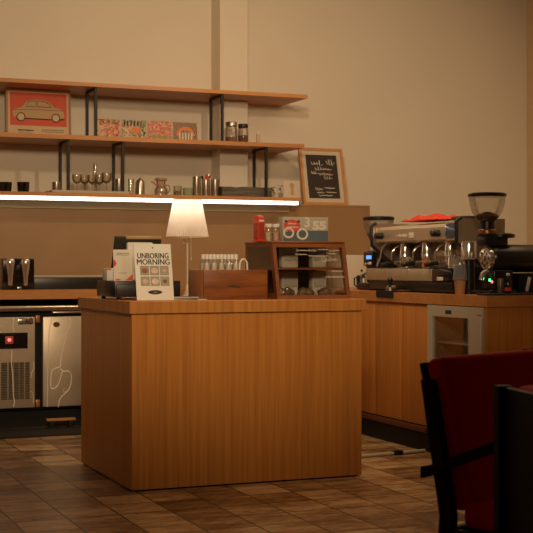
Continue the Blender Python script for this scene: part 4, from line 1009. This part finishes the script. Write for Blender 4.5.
# red cloth and black tray on top
TZm = CZ + .4525
t = thing('red_cloth', 'crumpled red cloth lying on top of the espresso machine', 'cloth', (wx(-.075), wy(.03), TZm))
b = NB(); bmesh.ops.create_grid(b, x_segments=26, y_segments=40, size=.5)
rr = random.Random(12)
for v in b.verts:
    x, y = v.co.x, v.co.y
    f = max(0, 1 - (2 * abs(x)) ** 4) * max(0, 1 - (2 * abs(y)) ** 6)
    z = .010 + f * (.016 + .014 * math.sin(y * 17 + 2 * math.sin(x * 8)) + .010 * math.sin(x * 23 + y * 9))
    v.co = Vector((x * .20 + .01 * math.sin(y * 14), y * .50 + .012 * math.sin(x * 12), max(z, .006)))
r_ = bmesh.ops.solidify(b, geom=b.faces[:], thickness=.004)
obj('cloth', b, mat('bright_red_cloth', (.66, .050, .022), .8, noise=.12, scale=40), t)
t = thing('black_tray', 'flat black tray lying on the near end of the espresso machine', 'tray', (wx(.02), wy(-.34), TZm))
b = NB(); box(b, -.13, .055, -.085, .085, 0, .022, .005, 2); obj('tray', b, mat('tray_dark', (.035, .033, .028), .4), t)

# big grinder at the near end
GX, GY = 4.09, 6.42
t = thing('bean_grinder', 'large black bean grinder with round chrome dial and big clear hopper', 'coffee grinder', (GX, GY, CZ + .0005))
M_g = mat('grinder_black', (.011, .010, .010), .28)
b = NB(); box(b, -.08, .10, -.09, .09, 0, .028, .008, 2); obj('base', b, M_g, t)
b = NB(); box(b, -.045, .09, -.07, .07, .028, .145, .012, 3); obj('column', b, M_g, t)
RotX = Matrix.Rotation(PI / 2, 4, 'Y')
b = NB(); lathe(b, [(.070, -.035), (.080, -.02), (.082, .0), (.082, .33), (.074, .345)], (0, 0, .210), 36, RotX); obj('motor_housing', b, M_g, t)
b = NB(); lathe(b, [(.050, -.062), (.064, -.058), (.068, -.048), (.068, -.036)], (0, 0, .210), 36, RotX); dl = obj('dial', b, M_chrome, t)
b = NB(); cyl(b, .018, -.078, -.0665, (0, 0, .210), 20, RotX); obj('dial_knob', b, M_steel, dl)
for k in range(8):
    a = 2 * PI * k / 8
    b = NB(); box(b, -.0685, -.0625, -.002 + .040 * math.cos(a), .002 + .040 * math.cos(a), .21 + .040 * math.sin(a) - .007, .21 + .040 * math.sin(a) + .007); obj('dial_mark', b, M_ink, dl)
b = NB(); box(b, -.085, .065, -.055, .055, .285, .349, .010, 2); obj('neck', b, M_g, t)
b = NB(); lathe(b, [(.075, .330), (.085, .335), (.085, .350), (.060, .358)], (.045, 0, 0), 28); obj('flange', b, M_g, t)
b = NB(); lathe(b, [(.052, .361), (.056, .366), (.056, .385), (.046, .392)], (-.045, 0, -.012), 30); obj('collar', b, mat('copper_collar', (.30, .13, .07), .3, .8), t)
b = NB(); lathe(b, [(.044, .393), (.044, .435)], (-.045, 0, -.012), 28); obj('hopper_throat', b, M_g, t)
b = NB(); lathe(b, [(.045, .436), (.062, .452), (.090, .492), (.103, .54), (.107, .578), (.104, .578), (.100, .54), (.087, .494), (.06, .455)], (-.045, 0, -.012), 36, caps=False); obj('hopper', b, glassy('hopper_plastic', (.98, .975, .96), .09, .06, .012, (.7, .6, .5)), t)
b = NB(); lathe(b, [(.043, .437), (.060, .453), (.070, .470), (.05, .480), (.015, .492), (.001, .494)], (-.045, 0, -.012), 30); obj('beans', b, M_coffee, t)
b = NB(); lathe(b, [(.110, .579), (.112, .583), (.112, .596), (.100, .602)], (-.045, 0, -.012), 36); obj('hopper_lid', b, M_gloss, t)
for yy_, zz_, nm, m_ in ((-.03, .085, 'green_light', emit('green_led', (.03, 1, .20), 6)), (-.055, .075, 'red_light', emit('red_led', (1, .07, .07), 5))):
    b = NB(); lathe(b, [(.008, 0), (.008, .004), (.004, .007)], (-.0445, yy_, zz_), 14, Matrix.Rotation(-PI / 2, 4, 'Y')); obj(nm, b, m_, t)
b = NB(); tube(b, [(-.03, .0, .145), (-.075, .0, .120), (-.085, .0, .085)], .016, 12); obj('spout', b, M_chrome, t)
# on-demand chrome chamber at its left: separate steel shaker with stand
t = thing('tap_dispenser', 'chrome capped black dispenser standing between paper cups and large grinder', 'dispenser', (4.035, 6.605, CZ + .0005))
b = NB(); lathe(b, [(.050, 0), (.050, .015), (.036, .022), (.036, .205)], n=28); obj('body', b, M_g, t)
b = NB(); lathe(b, [(.040, .206), (.046, .212), (.046, .300), (.042, .312), (.020, .316)], n=28); obj('chrome_cap', b, M_chrome, t)
b = NB(); tube(b, [(-.035, 0, .10), (-.06, 0, .095), (-.066, 0, .06)], .010, 10); obj('tap', b, M_chrome, t)
# paper cup with clear cups stacked on it
t = thing('paper_cup', 'brown paper cup at the counter edge in front of the espresso machine', 'cup', (3.938, 6.545, CZ + .0005))
b = NB(); lathe(b, [(.026, 0), (.027, .003), (.034, .080), (.031, .080), (.025, .006), (.001, .005)], n=28); obj('cup', b, M_kraft, t)
b = NB(); tube(b, [(.034 * math.cos(2 * PI * i / 28), .034 * math.sin(2 * PI * i / 28), .081) for i in range(28)], .002, 6, True); obj('rim', b, M_kraft, t)
t = thing('plastic_cups', 'stack of clear plastic cups with dome lid upside down on the paper cup', 'cup', (3.938, 6.545, CZ + .0845))
M_cups = glassy('stacked_plastic', (.62, .64, .66), .14, .1, .38, (.42, .43, .45))
b = NB(); lathe(b, [(.042, 0), (.042, .004), (.036, .085), (.030, .088)], n=28); obj('cup', b, M_cups, t)
b = NB(); lathe(b, [(.034, .089), (.034, .096), (.026, .122), (.010, .132), (.001, .133)], n=28); obj('dome_lid', b, M_clearplastic, t)
# mat, tamper, small stuff on the counter front
t = thing('tamping_mat', 'black corner tamping mat hooked over the counter edge by the drip tray', 'mat', (RX, yat(385.5, RX), CZ))
b = NB(); prism(b, [(-.012, -.035), (-.002, -.035), (-.002, .0008), (.06, .0008), (.06, .008), (-.012, .008)], .22, 'y', -.11); obj('mat', b, M_rubber, t, smooth=False)
t = thing('tamper', 'black handled tamper standing on the tamping mat', 'tamper', (RX + .030, yat(386, RX), CZ + .0085))
b = NB(); cyl(b, .028, 0, .022, n=24); obj('base', b, M_steel, t)
b = NB(); lathe(b, [(.010, .022), (.009, .034), (.016, .060), (.018, .074), (.010, .086)], n=20); obj('handle', b, M_black, t)
t = thing('small_dish', 'small pale dish on the counter beside the tamper', 'dish', (RX + .05, yat(391.5, RX + .05), CZ + .0085))
b = NB(); lathe(b, [(.018, 0), (.028, .020), (.032, .032), (.029, .032), (.024, .020), (.012, .005), (.001, .004)], n=24); obj('dish', b, mat('celadon', (.38, .36, .28), .4), t)
b = NB(); box(b, 3.90, 4.38, 6.185, 6.30, CZ + .0005, CZ + .012, .003); tag(obj('bar_mat', b, M_rubber), 'black rubber bar mat along the near end of the right counter', 'mat')
t = thing('sauce_bottle', 'small dark bottle with red band beside the large grinder', 'bottle', (X(507, 6.27), 6.26, CZ + .0125))
b = NB(); lathe(b, [(.017, 0), (.018, .004), (.018, .070), (.009, .086), (.009, .10)], n=20); obj('body', b, M_gloss, t)
b = NB(); lathe(b, [(.0185, .012), (.0185, .032)], n=20, caps=False); obj('red_band', b, M_redink, t)
b = NB(); lathe(b, [(.011, .10), (.011, .112), (.008, .114)], n=16); obj('cap', b, M_paper, t)
t = thing('black_box', 'black box with slanted white tag at the right end of the counter', 'box', (X(513, 6.40), 6.33, CZ + .0005))
b = NB(); box(b, 0, .30, .0, .12, .0, .125, .006, 2); obj('body', b, M_black, t)
b = NB(); box(b, .045, .066, -.004, .0, .02, .105, .001, 2, Matrix.Translation((.05, 0, .06)) @ Matrix.Rotation(R(14), 4, 'Y') @ Matrix.Translation((-.05, 0, -.06))); obj('white_tag', b, M_paper, t)
t = thing('steel_pot', 'small grey steel pot between the large grinder and the dark bottle', 'pot', (X(499.5, 6.27), 6.26, CZ + .0125))
b = NB(); lathe(b, [(.016, 0), (.017, .004), (.017, .080), (.015, .084)], n=20); obj('body', b, mat('dull_steel', (.16, .13, .10), .4, .7), t)

# ------------------------------------------------------------------ chairs in the foreground
def chair(label, loc, rz, upright=False):
    t = thing('armchair', label, 'chair', loc, rz, 'red upholstered wooden armchairs')
    W2 = .27; lean = .105
    def P(z, f): return f
    for s in (-1, 1):
        b = NB()                                               # rear leg + back post, tapered and raked
        y0 = s * W2
        prism(b, [(-.300, 0), (-.265, 0), (-.225, .42), (-.300, .80), (-.335, .80), (-.268, .42)] if not upright else [(-.300, 0), (-.265, 0), (-.265, .85), (-.300, .85)], .030, 'y', y0 - .015); obj('rear_leg', b, M_darkwood, t, smooth=False)
        b = NB(); prism(b, [(.215, 0), (.245, 0), (.250, .665), (.205, .665)], .030, 'y', y0 - .015); obj('front_leg', b, M_darkwood, t, smooth=False)
        ax_ = -.265 if upright else -.315
        b = NB(); prism(b, [(ax_, .522), (ax_ + .03, .535), (-.05, .628), (.255, .668), (.270, .682), (.255, .692), (-.06, .654), (ax_ + .03, .563), (ax_, .556)], .044, 'y', y0 + s * .019 - .022); obj('armrest', b, M_darkwood, t, smooth=False)
        b = NB(); box(b, -.262, .222, y0 - .012, y0 + .012, .33, .385, .003); obj('seat_rail', b, M_darkwood, t)
        b = NB(); box(b, -.272, .225, y0 - .010, y0 + .010, .16, .19, .003); obj('stretcher', b, M_darkwood, t)
    b = NB(); box(b, .215, .240, -W2 + .016, W2 - .016, .33, .385, .003); obj('front_rail', b, M_darkwood, t)
    b = NB(); box(b, -.262, -.237, -W2 + .016, W2 - .016, .33, .385, .003); obj('back_rail', b, M_darkwood, t)
    Mb = Matrix.Translation((-.232, 0, .40)) @ Matrix.Rotation(R(-13), 4, 'Y') if not upright else Matrix.Translation((-.255, 0, .385))
    b = NB(); box(b, -.030, -.012, -W2 + .016, W2 - .016, .04, .462, .004, 2, Mb); obj('back_panel', b, M_darkwood, t)
    b = NB(); box(b, -.011, .060, -W2 + .018, W2 - .018, .03, .468, .022, 4, Mb); obj('back_cushion', b, M_redfab, t)
    b = NB(); box(b, -.215, .235, -W2 + .018, W2 - .018, .386, .460, .022, 4); obj('seat_cushion', b, M_redfab, t)
    return t
def cam_pt(xr, d): return (xr * cs + d * sn, -xr * sn + d * cs)
# the near-left post top of a chair sits at a known spot; place its base from there
def place(label, xr, d, rz, corner, src=None, upright=False):
    px, py = cam_pt(xr, d)
    lx, ly = corner
    x = px - (lx * math.cos(rz) - ly * math.sin(rz)); y = py - (lx * math.sin(rz) + ly * math.cos(rz))
    if src is None: return chair(label, (x, y, 0), rz, upright)
    return dup(src, (x, y, 0), rz, label)
RZA = R(-67)
chA = place('red upholstered dark wood armchair, its red backrest showing in front of the glass door fridge', .455, 3.70, RZA, (-.33, -.27))
place('dark wood armchair at the right edge, seen from behind its dark back panel', .525, 2.98, R(-9.8), (-.30, .285), None, True)
place('red armchair mostly out of sight at the right edge, beyond the others', .875, 4.32, RZA, (-.33, -.27), chA)
